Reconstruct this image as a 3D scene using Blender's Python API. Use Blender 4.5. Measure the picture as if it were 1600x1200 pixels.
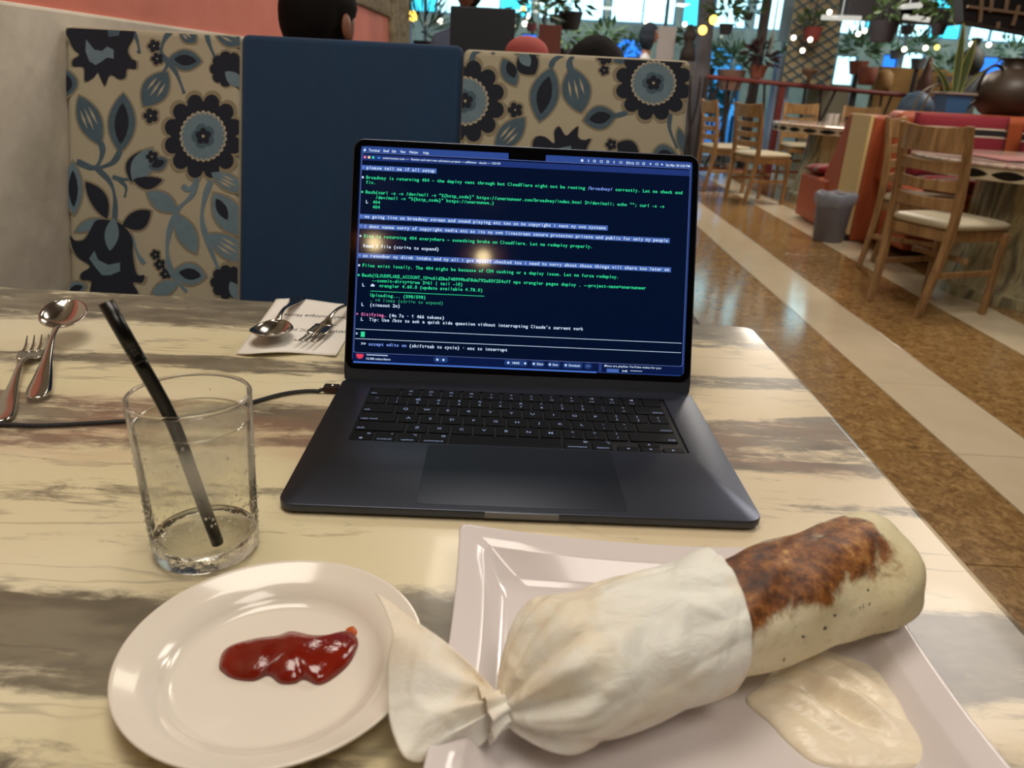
import bpy, bmesh, math, random
from mathutils import Vector, Matrix, Euler
# ------------------------------------------------------------------ camera, world, lamps
PI = math.pi
SC = bpy.context.scene
for o in list(bpy.data.objects): bpy.data.objects.remove(o)
COL = SC.collection
FPX = 1186.72
CAM = Vector((-0.0099133, -0.45608943, 0.28748245))
CR = Matrix(((0.9985481656854658, -0.05373181893861932, 0.003801636455418797),
             (0.023546505364747953, 0.37193133731303907, -0.9279615522259756),
             (0.04844711437536436, 0.9267038210550779, 0.3726565511977732)))
cd = bpy.data.cameras.new('camera'); cam = bpy.data.objects.new('camera', cd); COL.objects.link(cam)
cam.matrix_world = Matrix.Translation(CAM) @ CR.to_4x4()
cd.sensor_width = 36; cd.lens = 36*FPX/1600; cd.clip_start = 0.01; cd.clip_end = 200
cd.dof.use_dof = True; cd.dof.focus_distance = 0.66; cd.dof.aperture_fstop = 10.5
SC.camera = cam
SC.view_settings.view_transform = 'Standard'; SC.view_settings.look = 'None'
SC.view_settings.exposure = -0.08; SC.view_settings.gamma = 1.0; SC.view_settings.use_curve_mapping = False

def lin(h):
    h = h.lstrip('#'); r = [int(h[i:i+2], 16)/255 for i in (0, 2, 4)]
    return tuple((c/12.92 if c <= .04045 else ((c+.055)/1.055)**2.4) for c in r) + (1,)
W = bpy.data.worlds.new('sky'); SC.world = W; W.use_nodes = True
bg = W.node_tree.nodes['Background']; bg.inputs[0].default_value = (0.72, 0.90, 1.0, 1); bg.inputs[1].default_value = 4.2

def area(name, loc, size, power, color, rot=(0, 0, 0), sizey=None):
    d = bpy.data.lights.new(name, 'AREA'); d.energy = power; d.color = color; d.size = size
    if sizey: d.shape = 'RECTANGLE'; d.size_y = sizey
    o = bpy.data.objects.new(name, d); COL.objects.link(o); o.location = loc; o.rotation_euler = rot
    return o
WARM = (1.0, .90, .77)
area('ceiling_lamp', (-.25, .15, 2.10), .9, 24, WARM)
area('ceiling_lamp', (.65, -1.05, 2.10), .9, 20, (1, .90, .80))
area('ceiling_lamp', (1.9, 2.4, 2.10), 1.0, 34, (1, .92, .84))
area('ceiling_lamp', (3.2, 4.2, 2.10), .8, 46, WARM)
area('ceiling_lamp', (-.1, 2.9, 2.10), .6, 16, WARM)
area('ceiling_lamp', (2.8, 7.4, 2.10), .8, 75, (1, .88, .74))
area('ceiling_lamp', (.2, 8.5, 2.10), .8, 45, (1, .88, .74))
area('ceiling_lamp', (6.2, 9.3, 2.10), .9, 70, (1, .9, .8))

# ------------------------------------------------------------------ helpers
def ray(px, py):
    return CR @ Vector(((px-800)/FPX, -(py-600)/FPX, -1))
def PZ(px, py, z=0):           # point of the place seen at a pixel, on the level plane z
    d = ray(px, py); return CAM + d*((z-CAM.z)/d.z)
def PY(px, py, y):             # same on the upright plane y
    d = ray(px, py); return CAM + d*((y-CAM.y)/d.y)

def tag(o, label=None, cat=None, group=None, kind=None):
    if label: o['label'] = label
    if cat: o['category'] = cat
    if group: o['group'] = group
    if kind: o['kind'] = kind
    return o
def empty(name, loc=(0, 0, 0), rz=0, label=None, cat=None, group=None):
    o = bpy.data.objects.new(name, None); COL.objects.link(o); o.location = loc; o.rotation_euler = (0, 0, rz)
    o.empty_display_size = .05
    return tag(o, label, cat, group)
def copy_tree(o, parent=None):
    c = o.copy(); COL.objects.link(c); c.parent = parent
    for ch in list(o.children): copy_tree(ch, c)
    return c

class MB:
    def __init__(s): s.v = []; s.f = []; s.m = []; s.mi = 0
    def add(s, vs, fs):
        b = len(s.v); s.v += [tuple(q) for q in vs]
        for f in fs: s.f.append(tuple(b+i for i in f)); s.m.append(s.mi)
        return s
    def box(s, a, b):
        (x0, y0, z0), (x1, y1, z1) = a, b
        if x0 > x1: x0, x1 = x1, x0
        if y0 > y1: y0, y1 = y1, y0
        if z0 > z1: z0, z1 = z1, z0
        return s.add([(x0, y0, z0), (x1, y0, z0), (x1, y1, z0), (x0, y1, z0), (x0, y0, z1), (x1, y0, z1), (x1, y1, z1), (x0, y1, z1)],
                     [(0, 3, 2, 1), (4, 5, 6, 7), (0, 1, 5, 4), (1, 2, 6, 5), (2, 3, 7, 6), (3, 0, 4, 7)])
    def tube(s, pts, r, n=10, caps=True, sec=None):
        pts = [Vector(p) for p in pts]; k = len(pts)
        rs = r if isinstance(r, (list, tuple)) else [r]*k
        t0 = (pts[1]-pts[0]).normalized(); up = Vector((0, 0, 1)) if abs(t0.z) < .9 else Vector((0, 1, 0))
        nx = t0.cross(up).normalized(); vs = []
        for i, p in enumerate(pts):
            t = (pts[min(i+1, k-1)]-pts[max(i-1, 0)]).normalized()
            nx = (nx - t*nx.dot(t)).normalized(); ny = t.cross(nx)
            for j in range(n):
                a = 2*PI*(j+.5)/n
                if sec: vs.append(p + nx*(sec[0]*(1 if math.cos(a) > 0 else -1)*rs[i]) + ny*(sec[1]*(1 if math.sin(a) > 0 else -1)*rs[i]))
                else: vs.append(p + nx*math.cos(a)*rs[i] + ny*math.sin(a)*rs[i])
        fs = [(i*n+j, i*n+(j+1) % n, (i+1)*n+(j+1) % n, (i+1)*n+j) for i in range(k-1) for j in range(n)]
        if caps: fs += [tuple(range(n))[::-1], tuple((k-1)*n+j for j in range(n))]
        return s.add(vs, fs)
    def bar(s, pts, w, t):     # rectangular section, w across (sideways), t thick
        return s.tube(pts, 1.0, 4, True, (w/2, t/2))
    def lathe(s, prof, n=32, c=(0, 0, 0), sx=1, sy=1, close=True):
        vs = []
        for r, z in prof:
            for j in range(n):
                a = 2*PI*j/n; vs.append((c[0]+r*sx*math.cos(a), c[1]+r*sy*math.sin(a), c[2]+z))
        k = len(prof)
        fs = [(i*n+j, i*n+(j+1) % n, (i+1)*n+(j+1) % n, (i+1)*n+j) for i in range(k-1) for j in range(n)]
        if close:
            if prof[0][0] > 1e-6: fs.append(tuple(range(n))[::-1])
            if prof[-1][0] > 1e-6: fs.append(tuple((k-1)*n+j for j in range(n)))
        return s.add(vs, fs)
    def prism(s, poly, z0, z1):
        n = len(poly)
        vs = [(x, y, z0) for x, y in poly]+[(x, y, z1) for x, y in poly]
        return s.add(vs, [tuple(range(n))[::-1], tuple(range(n, 2*n))]+[(i, (i+1) % n, n+(i+1) % n, n+i) for i in range(n)])
    def face(s, pts): return s.add(pts, [tuple(range(len(pts)))])
    def sphere(s, c, r, n=12, k=8, sc=(1, 1, 1)):
        pr = [(math.sin(PI*i/k), -math.cos(PI*i/k)) for i in range(k+1)]
        vs = [(c[0]+r*sc[0]*p*math.cos(2*PI*j/n), c[1]+r*sc[1]*p*math.sin(2*PI*j/n), c[2]+r*sc[2]*z) for p, z in pr for j in range(n)]
        return s.add(vs, [(i*n+j, i*n+(j+1) % n, (i+1)*n+(j+1) % n, (i+1)*n+j) for i in range(k) for j in range(n)])
    def grid(s, fn, nu, nv, wrapu=False):
        vs = [fn(i/(nu if wrapu else nu-1), j/(nv-1)) for j in range(nv) for i in range(nu)]
        m = nu if wrapu else nu-1
        return s.add(vs, [(j*nu+i, j*nu+(i+1) % nu, (j+1)*nu+(i+1) % nu, (j+1)*nu+i) for j in range(nv-1) for i in range(m)])
    def xf(s, M, start=0):
        s.v = s.v[:start]+[tuple(M @ Vector(q)) for q in s.v[start:]]; return s
    def build(s, name, mats, parent=None, smooth=False, bevel=0, seg=2, sub=0, solid=0, merge=False, loc=None, rot=None, auto=None):
        me = bpy.data.meshes.new(name); me.from_pydata(s.v, [], s.f)
        mats = mats if isinstance(mats, (list, tuple)) else [mats]
        for m in mats: me.materials.append(m)
        me.polygons.foreach_set('material_index', s.m)
        if merge:
            b = bmesh.new(); b.from_mesh(me); bmesh.ops.remove_doubles(b, verts=b.verts, dist=1e-6)
            bmesh.ops.recalc_face_normals(b, faces=b.faces); b.to_mesh(me); b.free()
        if smooth:
            me.polygons.foreach_set('use_smooth', [True]*len(me.polygons))
        if auto:
            b = bmesh.new(); b.from_mesh(me)
            for e in b.edges:
                if len(e.link_faces) == 2 and e.calc_face_angle(0) > auto: e.smooth = False
            b.to_mesh(me); b.free()
        me.update()
        o = bpy.data.objects.new(name, me); COL.objects.link(o); o.parent = parent
        if loc is not None: o.location = loc
        if rot is not None: o.rotation_euler = rot
        if solid: md = o.modifiers.new('thick', 'SOLIDIFY'); md.thickness = solid; md.offset = 0
        if bevel: md = o.modifiers.new('bevel', 'BEVEL'); md.width = bevel; md.segments = seg; md.limit_method = 'ANGLE'; md.angle_limit = .6
        if sub: md = o.modifiers.new('sub', 'SUBSURF'); md.levels = sub; md.render_levels = sub
        return o

def rrect(x0, y0, x1, y1, r, n=6):
    p = []
    for cx, cy, a0 in ((x1-r, y1-r, 0), (x0+r, y1-r, PI/2), (x0+r, y0+r, PI), (x1-r, y0+r, 1.5*PI)):
        for i in range(n+1):
            a = a0+PI/2*i/n; p.append((cx+r*math.cos(a), cy+r*math.sin(a)))
    return p
def catmull(p, n=8, closed=False):
    out = []; k = len(p); p = [Vector(q) for q in p]
    rng = range(k if closed else k-1)
    for i in rng:
        g = (lambda j: p[j % k]) if closed else (lambda j: p[max(0, min(k-1, j))])
        a, b, c, d = g(i-1), g(i), g(i+1), g(i+2)
        for t in range(n):
            t /= n; out.append(.5*((2*b)+(c-a)*t+(2*a-5*b+4*c-d)*t*t+(3*b-a-3*c+d)*t**3))
    if not closed: out.append(p[-1])
    return out

# ------------------------------------------------------------------ materials
MATS = {}
def mat(name, col='#808080', rough=.5, metal=0, spec=.5, coat=0, emit=None, es=0, trans=0, ior=1.45, sss=0, alpha=1, bump=0, bscale=200, var=0, vscale=20, sheen=0, coatr=.05):
    if name in MATS: return MATS[name]
    m = bpy.data.materials.new(name); m.use_nodes = True; nt = m.node_tree; N = nt.nodes; L = nt.links
    b = N['Principled BSDF']; c = lin(col) if isinstance(col, str) else col
    b.inputs['Base Color'].default_value = c; b.inputs['Roughness'].default_value = rough; b.inputs['Metallic'].default_value = metal
    b.inputs['Specular IOR Level'].default_value = spec; b.inputs['Coat Weight'].default_value = coat; b.inputs['Coat Roughness'].default_value = coatr
    b.inputs['Transmission Weight'].default_value = trans; b.inputs['IOR'].default_value = ior
    b.inputs['Subsurface Weight'].default_value = sss; b.inputs['Subsurface Scale'].default_value = .01
    b.inputs['Sheen Weight'].default_value = sheen
    b.inputs['Alpha'].default_value = alpha
    if emit: b.inputs['Emission Color'].default_value = lin(emit); b.inputs['Emission Strength'].default_value = es
    if var or bump:
        tc = N.new('ShaderNodeTexCoord')
    if var:
        no = N.new('ShaderNodeTexNoise'); no.inputs['Scale'].default_value = vscale; no.inputs['Detail'].default_value = 6
        L.new(tc.outputs['Object'], no.inputs['Vector'])
        mx = N.new('ShaderNodeMix'); mx.data_type = 'RGBA'
        mx.inputs[6].default_value = tuple(x*(1-var) for x in c[:3])+(1,); mx.inputs[7].default_value = tuple(min(1, x*(1+var)) for x in c[:3])+(1,)
        L.new(no.outputs['Fac'], mx.inputs[0]); L.new(mx.outputs[2], b.inputs['Base Color'])
    if bump:
        n2 = N.new('ShaderNodeTexNoise'); n2.inputs['Scale'].default_value = bscale; n2.inputs['Detail'].default_value = 4
        L.new(tc.outputs['Object'], n2.inputs['Vector'])
        bp = N.new('ShaderNodeBump'); bp.inputs['Strength'].default_value = bump; bp.inputs['Distance'].default_value = .002
        L.new(n2.outputs['Fac'], bp.inputs['Height']); L.new(bp.outputs['Normal'], b.inputs['Normal'])
    MATS[name] = m; return m

class NT:                      # tiny node-graph helper
    def __init__(s, name):
        s.m = bpy.data.materials.new(name); s.m.use_nodes = True; s.t = s.m.node_tree; s.b = s.t.nodes['Principled BSDF']; MATS[name] = s.m
        s.tc = s.t.nodes.new('ShaderNodeTexCoord')
    def lk(s, a, b): s.t.links.new(a, b)
    def put(s, sock, v):
        if isinstance(v, (int, float)): sock.default_value = v
        elif isinstance(v, (tuple, list)): sock.default_value = v
        else: s.lk(v, sock)
    def math(s, op, a, b=0.0, clamp=False):
        n = s.t.nodes.new('ShaderNodeMath'); n.operation = op; n.use_clamp = clamp; s.put(n.inputs[0], a); s.put(n.inputs[1], b); return n.outputs[0]
    def noise(s, vec, scale, detail=6, rough=.5, dist=0.0):
        n = s.t.nodes.new('ShaderNodeTexNoise'); s.lk(vec, n.inputs['Vector']); n.inputs['Scale'].default_value = scale
        n.inputs['Detail'].default_value = detail; n.inputs['Roughness'].default_value = rough; n.inputs['Distortion'].default_value = dist
        return n.outputs['Fac']
    def mapping(s, vec, scale=(1, 1, 1), rot=(0, 0, 0), loc=(0, 0, 0)):
        n = s.t.nodes.new('ShaderNodeMapping'); s.lk(vec, n.inputs['Vector']); n.inputs['Scale'].default_value = scale
        n.inputs['Rotation'].default_value = rot; n.inputs['Location'].default_value = loc; return n.outputs[0]
    def sep(s, vec):
        n = s.t.nodes.new('ShaderNodeSeparateXYZ'); s.lk(vec, n.inputs[0]); return n.outputs
    def ramp(s, fac, stops, interp='LINEAR'):
        n = s.t.nodes.new('ShaderNodeValToRGB'); r = n.color_ramp; r.interpolation = interp
        while len(r.elements) < len(stops): r.elements.new(.5)
        for e, (p, c) in zip(r.elements, sorted(stops, key=lambda q: q[0])):
            e.position = p; e.color = (lin(c) if isinstance(c, str) else ((c, c, c, 1) if isinstance(c, (int, float)) else c))
        s.lk(fac, n.inputs[0]); return n.outputs[0]
    def mix(s, f, a, b):
        n = s.t.nodes.new('ShaderNodeMix'); n.data_type = 'RGBA'; s.put(n.inputs[0], f)
        for i, q in ((6, a), (7, b)):
            s.put(n.inputs[i], lin(q) if isinstance(q, str) else q)
        return n.outputs[2]
    def smooth(s, v, a, b):
        n = s.t.nodes.new('ShaderNodeMapRange'); n.interpolation_type = 'SMOOTHSTEP'; s.put(n.inputs[0], v)
        n.inputs[1].default_value = a; n.inputs[2].default_value = b; return n.outputs[0]
    def bump(s, h, strength=.3, dist=.002):
        n = s.t.nodes.new('ShaderNodeBump'); n.inputs['Strength'].default_value = strength; n.inputs['Distance'].default_value = dist
        s.lk(h, n.inputs['Height']); s.lk(n.outputs[0], s.b.inputs['Normal']); return n
    def base(s, c): s.put(s.b.inputs['Base Color'], lin(c) if isinstance(c, str) else c)
    def set(s, **k):
        for a, v in k.items(): s.put(s.b.inputs[a.replace('_', ' ')], v)

# marble of the table in front: cream ground, smoky veins that run in bands across the table
g = NT('cream_marble'); oc = g.tc.outputs['Object']; X_, Y_, Z_ = g.sep(oc)
w1 = g.noise(g.mapping(oc, (2.2, 5, 1)), 1.6, 4, .5)
yb = g.math('SUBTRACT', Y_, g.math('MULTIPLY', X_, .043))
yb = g.math('ADD', yb, g.math('MULTIPLY', g.math('SUBTRACT', w1, .5), .07))
u = g.math('DIVIDE', g.math('ADD', yb, .42), 1.0)
P = lambda y: y+.42
den = g.ramp(u, [(P(-.42), .5), (P(-.27), .15), (P(-.21), .62), (P(-.175), .25), (P(-.15), .80), (P(-.105), .86), (P(-.08), .36), (P(-.03), .30), (P(.01), .36), (P(.028), .62), (P(.045), .2),
      (P(.075), .3), (P(.10), .72), (P(.13), .60), (P(.17), .78), (P(.195), .62), (P(.205), .18), (P(.25), .15), (P(.278), .74), (P(.30), .64), (P(.315), .15), (P(.36), .42), (P(.375), .15), (P(.42), .70), (P(.50), .80), (P(.53), .6)])
s1 = g.noise(g.mapping(oc, (5.0, 26, 1), (0, 0, .10)), 1.5, 9, .68, .6)
s2 = g.noise(g.mapping(oc, (16, 34, 1), (0, 0, -.15)), 1.6, 8, .7, 1.0)
v = g.math('ADD', g.math('MULTIPLY', s1, .62), g.math('MULTIPLY', s2, .38))
v = g.math('ADD', v, g.math('MULTIPLY', g.math('SUBTRACT', den, .5), .52))
vein = g.smooth(v, .46, .62)
s3 = g.noise(g.mapping(oc, (9, 44, 1), (0, 0, .06)), 1.5, 9, .72, .9)
fine = g.math('MULTIPLY', g.smooth(s3, .56, .70), g.smooth(g.noise(g.mapping(oc, (2, 6, 1)), 2.2, 4), .42, .60))
l1 = g.noise(g.mapping(oc, (2.0, 11, 1), (0, 0, .05)), 1.5, 4, .5, .3)
thin = g.math('SUBTRACT', 1.0, g.smooth(g.math('ABSOLUTE', g.math('SUBTRACT', l1, .52)), 0.0, .016))
thin = g.math('MULTIPLY', thin, g.smooth(g.noise(oc, 5, 3), .42, .62))
pk = g.ramp(u, [(P(.03), 0.0), (P(.08), .7), (P(.16), .9), (P(.22), .1), (P(.30), .1), (P(.5), .05)])
pk = g.math('MULTIPLY', pk, g.smooth(g.noise(g.mapping(oc, (3, 7, 1)), 3, 5), .35, .65))
basec = g.mix(g.smooth(g.noise(oc, 3.5, 3), .3, .7), '#d6cca6', '#e0d7bb')
basec = g.mix(g.smooth(X_, -.3, .3), basec, g.mix(.60, basec, '#cfb795'))
basec = g.mix(g.math('MULTIPLY', pk, .6), basec, '#b9947a')
vc = g.mix(g.smooth(g.noise(g.mapping(oc, (6, 14, 1)), 3, 5), .35, .65), '#6f685a', '#463f37')
vc = g.mix(pk, vc, '#7a5c4c')
c = g.mix(g.math('MULTIPLY', vein, .88), basec, vc)
c = g.mix(g.math('MULTIPLY', fine, .72), c, '#77664f')
c = g.mix(g.math('MULTIPLY', thin, .40), c, '#5e5950')
g.base(c); g.set(Roughness=.30, Coat_Weight=.16, Coat_Roughness=.07)
g.bump(g.noise(g.mapping(oc, (60, 9, 1), (0, 0, .6)), 3, 5, .7), .025, .002)

g = NT('ribbed_marble'); oc = g.tc.outputs['Object']
v = g.noise(g.mapping(oc, (7, 7, .9)), 1.6, 8, .62, 1.0)
g.base(g.ramp(v, [(.30, '#3d3a33'), (.44, '#7d775f'), (.52, '#b3a983'), (.62, '#8f8867'), (.74, '#4b463c')])); g.set(Roughness=.25)
g = NT('pink_marble'); oc = g.tc.outputs['Object']
v = g.noise(g.mapping(oc, (3, 12, 1), (0, 0, .5)), 1.4, 7, .6, .8)
g.base(g.ramp(v, [(.34, '#6d665c'), (.46, '#cdbfae'), (.58, '#b08e86'), (.70, '#ddd0bf')])); g.set(Roughness=.12, Coat_Weight=.4)
g = NT('brown_granite'); oc = g.tc.outputs['Object']
a = g.noise(oc, 26, 8, .72, 1.2); b_ = g.noise(oc, 90, 4, .6)
v = g.math('ADD', g.math('MULTIPLY', a, .75), g.math('MULTIPLY', b_, .25))
g.base(g.ramp(v, [(.34, '#5c4429'), (.45, '#806038'), (.53, '#967548'), (.62, '#ad8b5c'), (.72, '#c3a272')])); g.set(Roughness=.13, Specular_IOR_Level=.6)
g = NT('cream_floor_tile'); oc = g.tc.outputs['Object']
g.base(g.mix(g.noise(oc, 7, 5), '#c2b193', '#d4c4a8')); g.set(Roughness=.12)
g = NT('white_plaster'); oc = g.tc.outputs['Object']
g.base(g.mix(g.smooth(g.noise(oc, 4, 7, .65), .35, .7), '#cfc5b4', '#e6dccb')); g.set(Roughness=.75); g.bump(g.noise(oc, 9, 6), .5, .01)
g = NT('coral_paint'); oc = g.tc.outputs['Object']
g.base(g.mix(g.noise(oc, 12, 5), '#dc7c69', '#e68c78')); g.set(Roughness=.7); g.bump(g.noise(oc, 60, 4), .25, .003)
g = NT('rough_stone'); oc = g.tc.outputs['Object']
a = g.noise(g.mapping(oc, (1, 1, 2.2)), 9, 9, .7, .8)
g.base(g.ramp(a, [(.3, '#5d5342'), (.48, '#9a8c70'), (.7, '#c4b694')])); g.set(Roughness=.9); g.bump(a, 1.0, .03)
g = NT('grey_render'); oc = g.tc.outputs['Object']
a = g.noise(oc, 2.2, 8, .65)
g.base(g.ramp(a, [(.3, '#857d72'), (.5, '#aea292'), (.72, '#c6b8a2')])); g.set(Roughness=.85); g.bump(g.noise(oc, 20, 5), .4, .01)
g = NT('blue_velvet'); oc = g.tc.outputs['Object']
a = g.noise(g.mapping(oc, (1, 1, .35)), 7, 5, .6); f = g.noise(oc, 600, 2)
g.base(g.mix(a, '#03233f', '#08365c')); g.set(Roughness=.85, Sheen_Weight=.08, Sheen_Roughness=.5); g.bump(f, .5, .001)
g = NT('beige_weave'); oc = g.tc.outputs['Object']
a = g.noise(oc, 9, 4); f = g.noise(g.mapping(oc, (300, 300, 900)), 1, 2)
g.base(g.mix(a, '#9f9781', '#afa690')); g.set(Roughness=.9, Sheen_Weight=.1); g.bump(f, .5, .001)
g = NT('chair_wood'); oc = g.tc.outputs['Object']
a = g.noise(g.mapping(oc, (14, 14, 2.5)), 2, 6, .6, .6)
g.base(g.ramp(a, [(.3, '#745838'), (.5, '#97734a'), (.7, '#ad8b5e')])); g.set(Roughness=.38)
g = NT('toasted_tortilla'); oc = g.tc.outputs['Object']; x_, y_, z_ = g.sep(oc)
n1 = g.noise(oc, 42, 8, .66, .3); n2 = g.noise(oc, 150, 6, .7); n3 = g.noise(oc, 24, 3)
m = g.math('ADD', g.math('MULTIPLY', z_, .985), g.math('MULTIPLY', y_, -.10))
m = g.math('ADD', m, g.math('MULTIPLY', g.math('SUBTRACT', n1, .5), .030))
endf = g.math('ADD', g.math('MULTIPLY', g.math('SUBTRACT', x_, .13), .045), g.math('MULTIPLY', g.math('MAXIMUM', g.math('SUBTRACT', x_, .215), 0.0), .7))
m = g.math('SUBTRACT', m, endf)
t = g.smooth(m, .0135, .0195)
light = g.mix(g.smooth(n3, .3, .7), '#d3c79e', '#e8dfc0')
light = g.mix(g.math('MULTIPLY', g.smooth(n2, .52, .72), .35), light, '#a09876')
brown = g.ramp(g.math('ADD', g.math('MULTIPLY', n2, .6), g.math('MULTIPLY', n1, .4)), [(.36, '#3c2010'), (.46, '#643816'), (.55, '#8f5a26'), (.66, '#c89a5c')])
spk = g.smooth(g.noise(oc, 230, 2), .715, .74)
g.base(g.mix(spk, g.mix(t, light, brown), '#2c2018')); g.set(Roughness=.5, Subsurface_Weight=.15); g.b.inputs['Subsurface Scale'].default_value = .004
g.bump(g.math('ADD', n1, g.math('MULTIPLY', n2, .3)), .55, .003)
g = NT('wrap_paper'); oc = g.tc.outputs['Object']
n1 = g.noise(oc, 16, 5, .55, .4)
g.base(g.mix(g.smooth(n1, .42, .60), '#e6d8c2', '#ece8df')); g.set(Roughness=.55, Subsurface_Weight=.15); g.b.inputs['Subsurface Scale'].default_value = .003
vo = g.t.nodes.new('ShaderNodeTexVoronoi'); g.lk(g.mapping(oc, (1, 1, 1)), vo.inputs['Vector']); vo.inputs['Scale'].default_value = 34; vo.feature = 'DISTANCE_TO_EDGE'
g.bump(g.math('ADD', g.math('MULTIPLY', g.smooth(vo.outputs['Distance'], 0.0, .16), -.35), g.noise(g.mapping(oc, (1, 1.6, 1)), 34, 5, .6, .8)), .55, .0040)
g = NT('garlic_sauce'); oc = g.tc.outputs['Object']
g.base(g.mix(g.noise(oc, 60, 3), '#eadcc2', '#f1e6d0')); g.set(Roughness=.30, Subsurface_Weight=.10); g.b.inputs['Subsurface Scale'].default_value = .006
g.bump(g.noise(g.mapping(oc, (1, 2.2, 1), (0, 0, .55)), 70, 4), .7, .003)
g = NT('ketchup_red'); oc = g.tc.outputs['Object']
g.base(g.mix(g.noise(oc, 70, 4), '#5e1008', '#86200e')); g.set(Roughness=.10, Subsurface_Weight=.2, Specular_IOR_Level=.7); g.b.inputs['Subsurface Scale'].default_value = .002
g.bump(g.noise(oc, 220, 4), .25, .0015)
g = NT('foliage_green'); oc = g.tc.outputs['Object']
g.base(g.mix(g.noise(oc, 6, 4), '#22381f', '#55713d')); g.set(Roughness=.55)
g = NT('kilim_stripe'); oc = g.tc.outputs['Object']; x_, y_, z_ = g.sep(oc)
g.base(g.ramp(g.math('FRACT', g.math('MULTIPLY', z_, 5.2)), [(0, '#7c1a28'), (.36, '#7c1a28'), (.37, '#c9b9a6'), (.41, '#c9b9a6'), (.42, '#191517'), (.62, '#191517'), (.63, '#c9b9a6'), (.67, '#c9b9a6'), (.68, '#7c1a28')], 'CONSTANT')); g.set(Roughness=.9)

PLATE = mat('white_china', '#e2dacd', .14, coat=.3)
SQP = mat('mauve_white_china', '#d9d1d0', .12, coat=.4)
CHROME = mat('polished_steel', '#c9c4bd', .13, metal=1)
MIDN = mat('midnight_aluminium', '#4c505c', .33, metal=.97, bump=.02, bscale=3000)
BLACKG = mat('black_glass', '#020305', .05, coat=.3)
BLK = mat('black_plastic', '#0a0a0b', .4)
KEYM = mat('key_black', '#040506', .45, spec=.22)
WOOD = MATS['chair_wood']
CUSH = mat('cream_vinyl', '#b8ad92', .42, bump=.1, bscale=40)
def emi(name, col, s=1.0):
    if name in MATS: return MATS[name]
    m = mat(name, '#000000', .06, emit=col, es=s); return m
# ------------------------------------------------------------------ the setting
FL = -.75
fl = MB().box((-5.2, -4, FL-.1), (9, 12, FL-.006)).build('floor', mat('floor_grout', '#4b3b28', .5)); tag(fl, kind='structure')
tb = MB().box((.0015, .0015, 0), (.5485, .6185, .006)).build('tile', MATS['brown_granite'], fl, bevel=.001, seg=1)
tc_ = MB().box((.0015, .0015, 0), (.3085, .6185, .006)).build('tile', MATS['cream_floor_tile'], fl, bevel=.001, seg=1)
firstb = firstc = True
cols = [(.85, 'b'), (1.40, 'c'), (1.71, 'b'), (2.26, 'c'), (2.57, 'b'), (3.12, 'c'), (3.43, 'b'), (3.98, 'c')]
for r in range(-1, 18):
    for cx, k in cols:
        src = tb if k == 'b' else tc_
        if k == 'b' and firstb: o = tb; firstb = False
        elif k == 'c' and firstc: o = tc_; firstc = False
        else: o = src.copy(); COL.objects.link(o); o.parent = fl
        o.location = (cx, .495+.62*r, FL-.006)
CEIL = 2.2
tag(MB().box((-5.2, -4, CEIL), (9, 12, CEIL+.1)).build('ceiling', mat('pale_ceiling', '#a4a3a3', .8)), kind='structure')
WX = -.84
wl = MB().box((WX-.14, -4, FL), (WX, 5.0, .362)).build('wall_left', MATS['white_plaster'], bevel=.006); tag(wl, kind='structure')
MB().box((WX-.14, -4, .362), (WX-.008, 4.35, .575)).build('coral_band', MATS['coral_paint'], wl)
sb = MB()
MB().box((WX-.14, -4, .575), (WX+.008, 4.35, CEIL)).build('stone_facing', MATS['rough_stone'], wl, bevel=.01)
MB().box((WX-.14, 4.35, .362), (WX+.02, 5.0, CEIL)).build('stone_pier', MATS['rough_stone'], wl, bevel=.02)
tag(MB().box((-5.2, 4.9, FL), (WX-.14, 5.0, CEIL)).build('wall_left_return', MATS['white_plaster']), kind='structure')
tag(MB().box((-5.2, 5, FL), (-5.1, 12, CEIL)).build('wall_left_far', MATS['grey_render']), kind='structure')
tag(MB().box((8.9, -4, FL), (9, 12, CEIL)).build('wall_right', mat('ochre_wall', '#a5865c', .8)), kind='structure')
tag(MB().box((WX, -4.1, FL), (9, -4, CEIL)).build('wall_front', mat('umber_wall', '#8a6a54', .8)), kind='structure')
# far wall with its window band and the lower openings
YB = 13.2
def hx(px): return PY(px, 120, YB).x
def hz(px, py): return PY(px, py, YB).z
holes = []
k = 0; x = -4.6
while x < 8.9:
    holes.append((x, x+1.08, 1.20, 2.9)); x += 1.16
low = [((622, 12), (640, 58)), ((640, 66), (690, 102)), ((812, 52), (836, 82)), ((955, 60), (1006, 100)), ((1080, 72), (1142, 236)), ((1146, 100), (1160, 236)), ((1231, 98), (1240, 112)), ((1302, 86), (1336, 182)), ((1374, 84), (1400, 118)), ((1404, 80), (1440, 118)), ((1523, 88), (1576, 122))]
for (a, b), (c_, d_) in low:
    x0, x1 = hx(a), hx(c_); z1, z0 = hz((a+c_)/2, b), hz((a+c_)/2, d_)
    holes.append((x0, x1, max(z0, FL), z1))
xs = sorted(set([-8, 13]+[h[0] for h in holes]+[h[1] for h in holes])); zs = sorted(set([FL, 3.0]+[h[2] for h in holes]+[h[3] for h in holes]))
wm = MB()
for j in range(len(zs)-1):
    run = None
    for i in range(len(xs)):
        inside = i < len(xs)-1 and not any(h[0]-1e-6 <= xs[i] and xs[i+1] <= h[1]+1e-6 and h[2]-1e-6 <= zs[j] and zs[j+1] <= h[3]+1e-6 for h in holes)
        if inside and run is None: run = xs[i]
        if not inside and run is not None:
            wm.box((run, YB, zs[j]), (xs[i], YB+.15, zs[j+1])); run = None
tag(wm.build('wall_outside', MATS['grey_render']), kind='structure')
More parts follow.
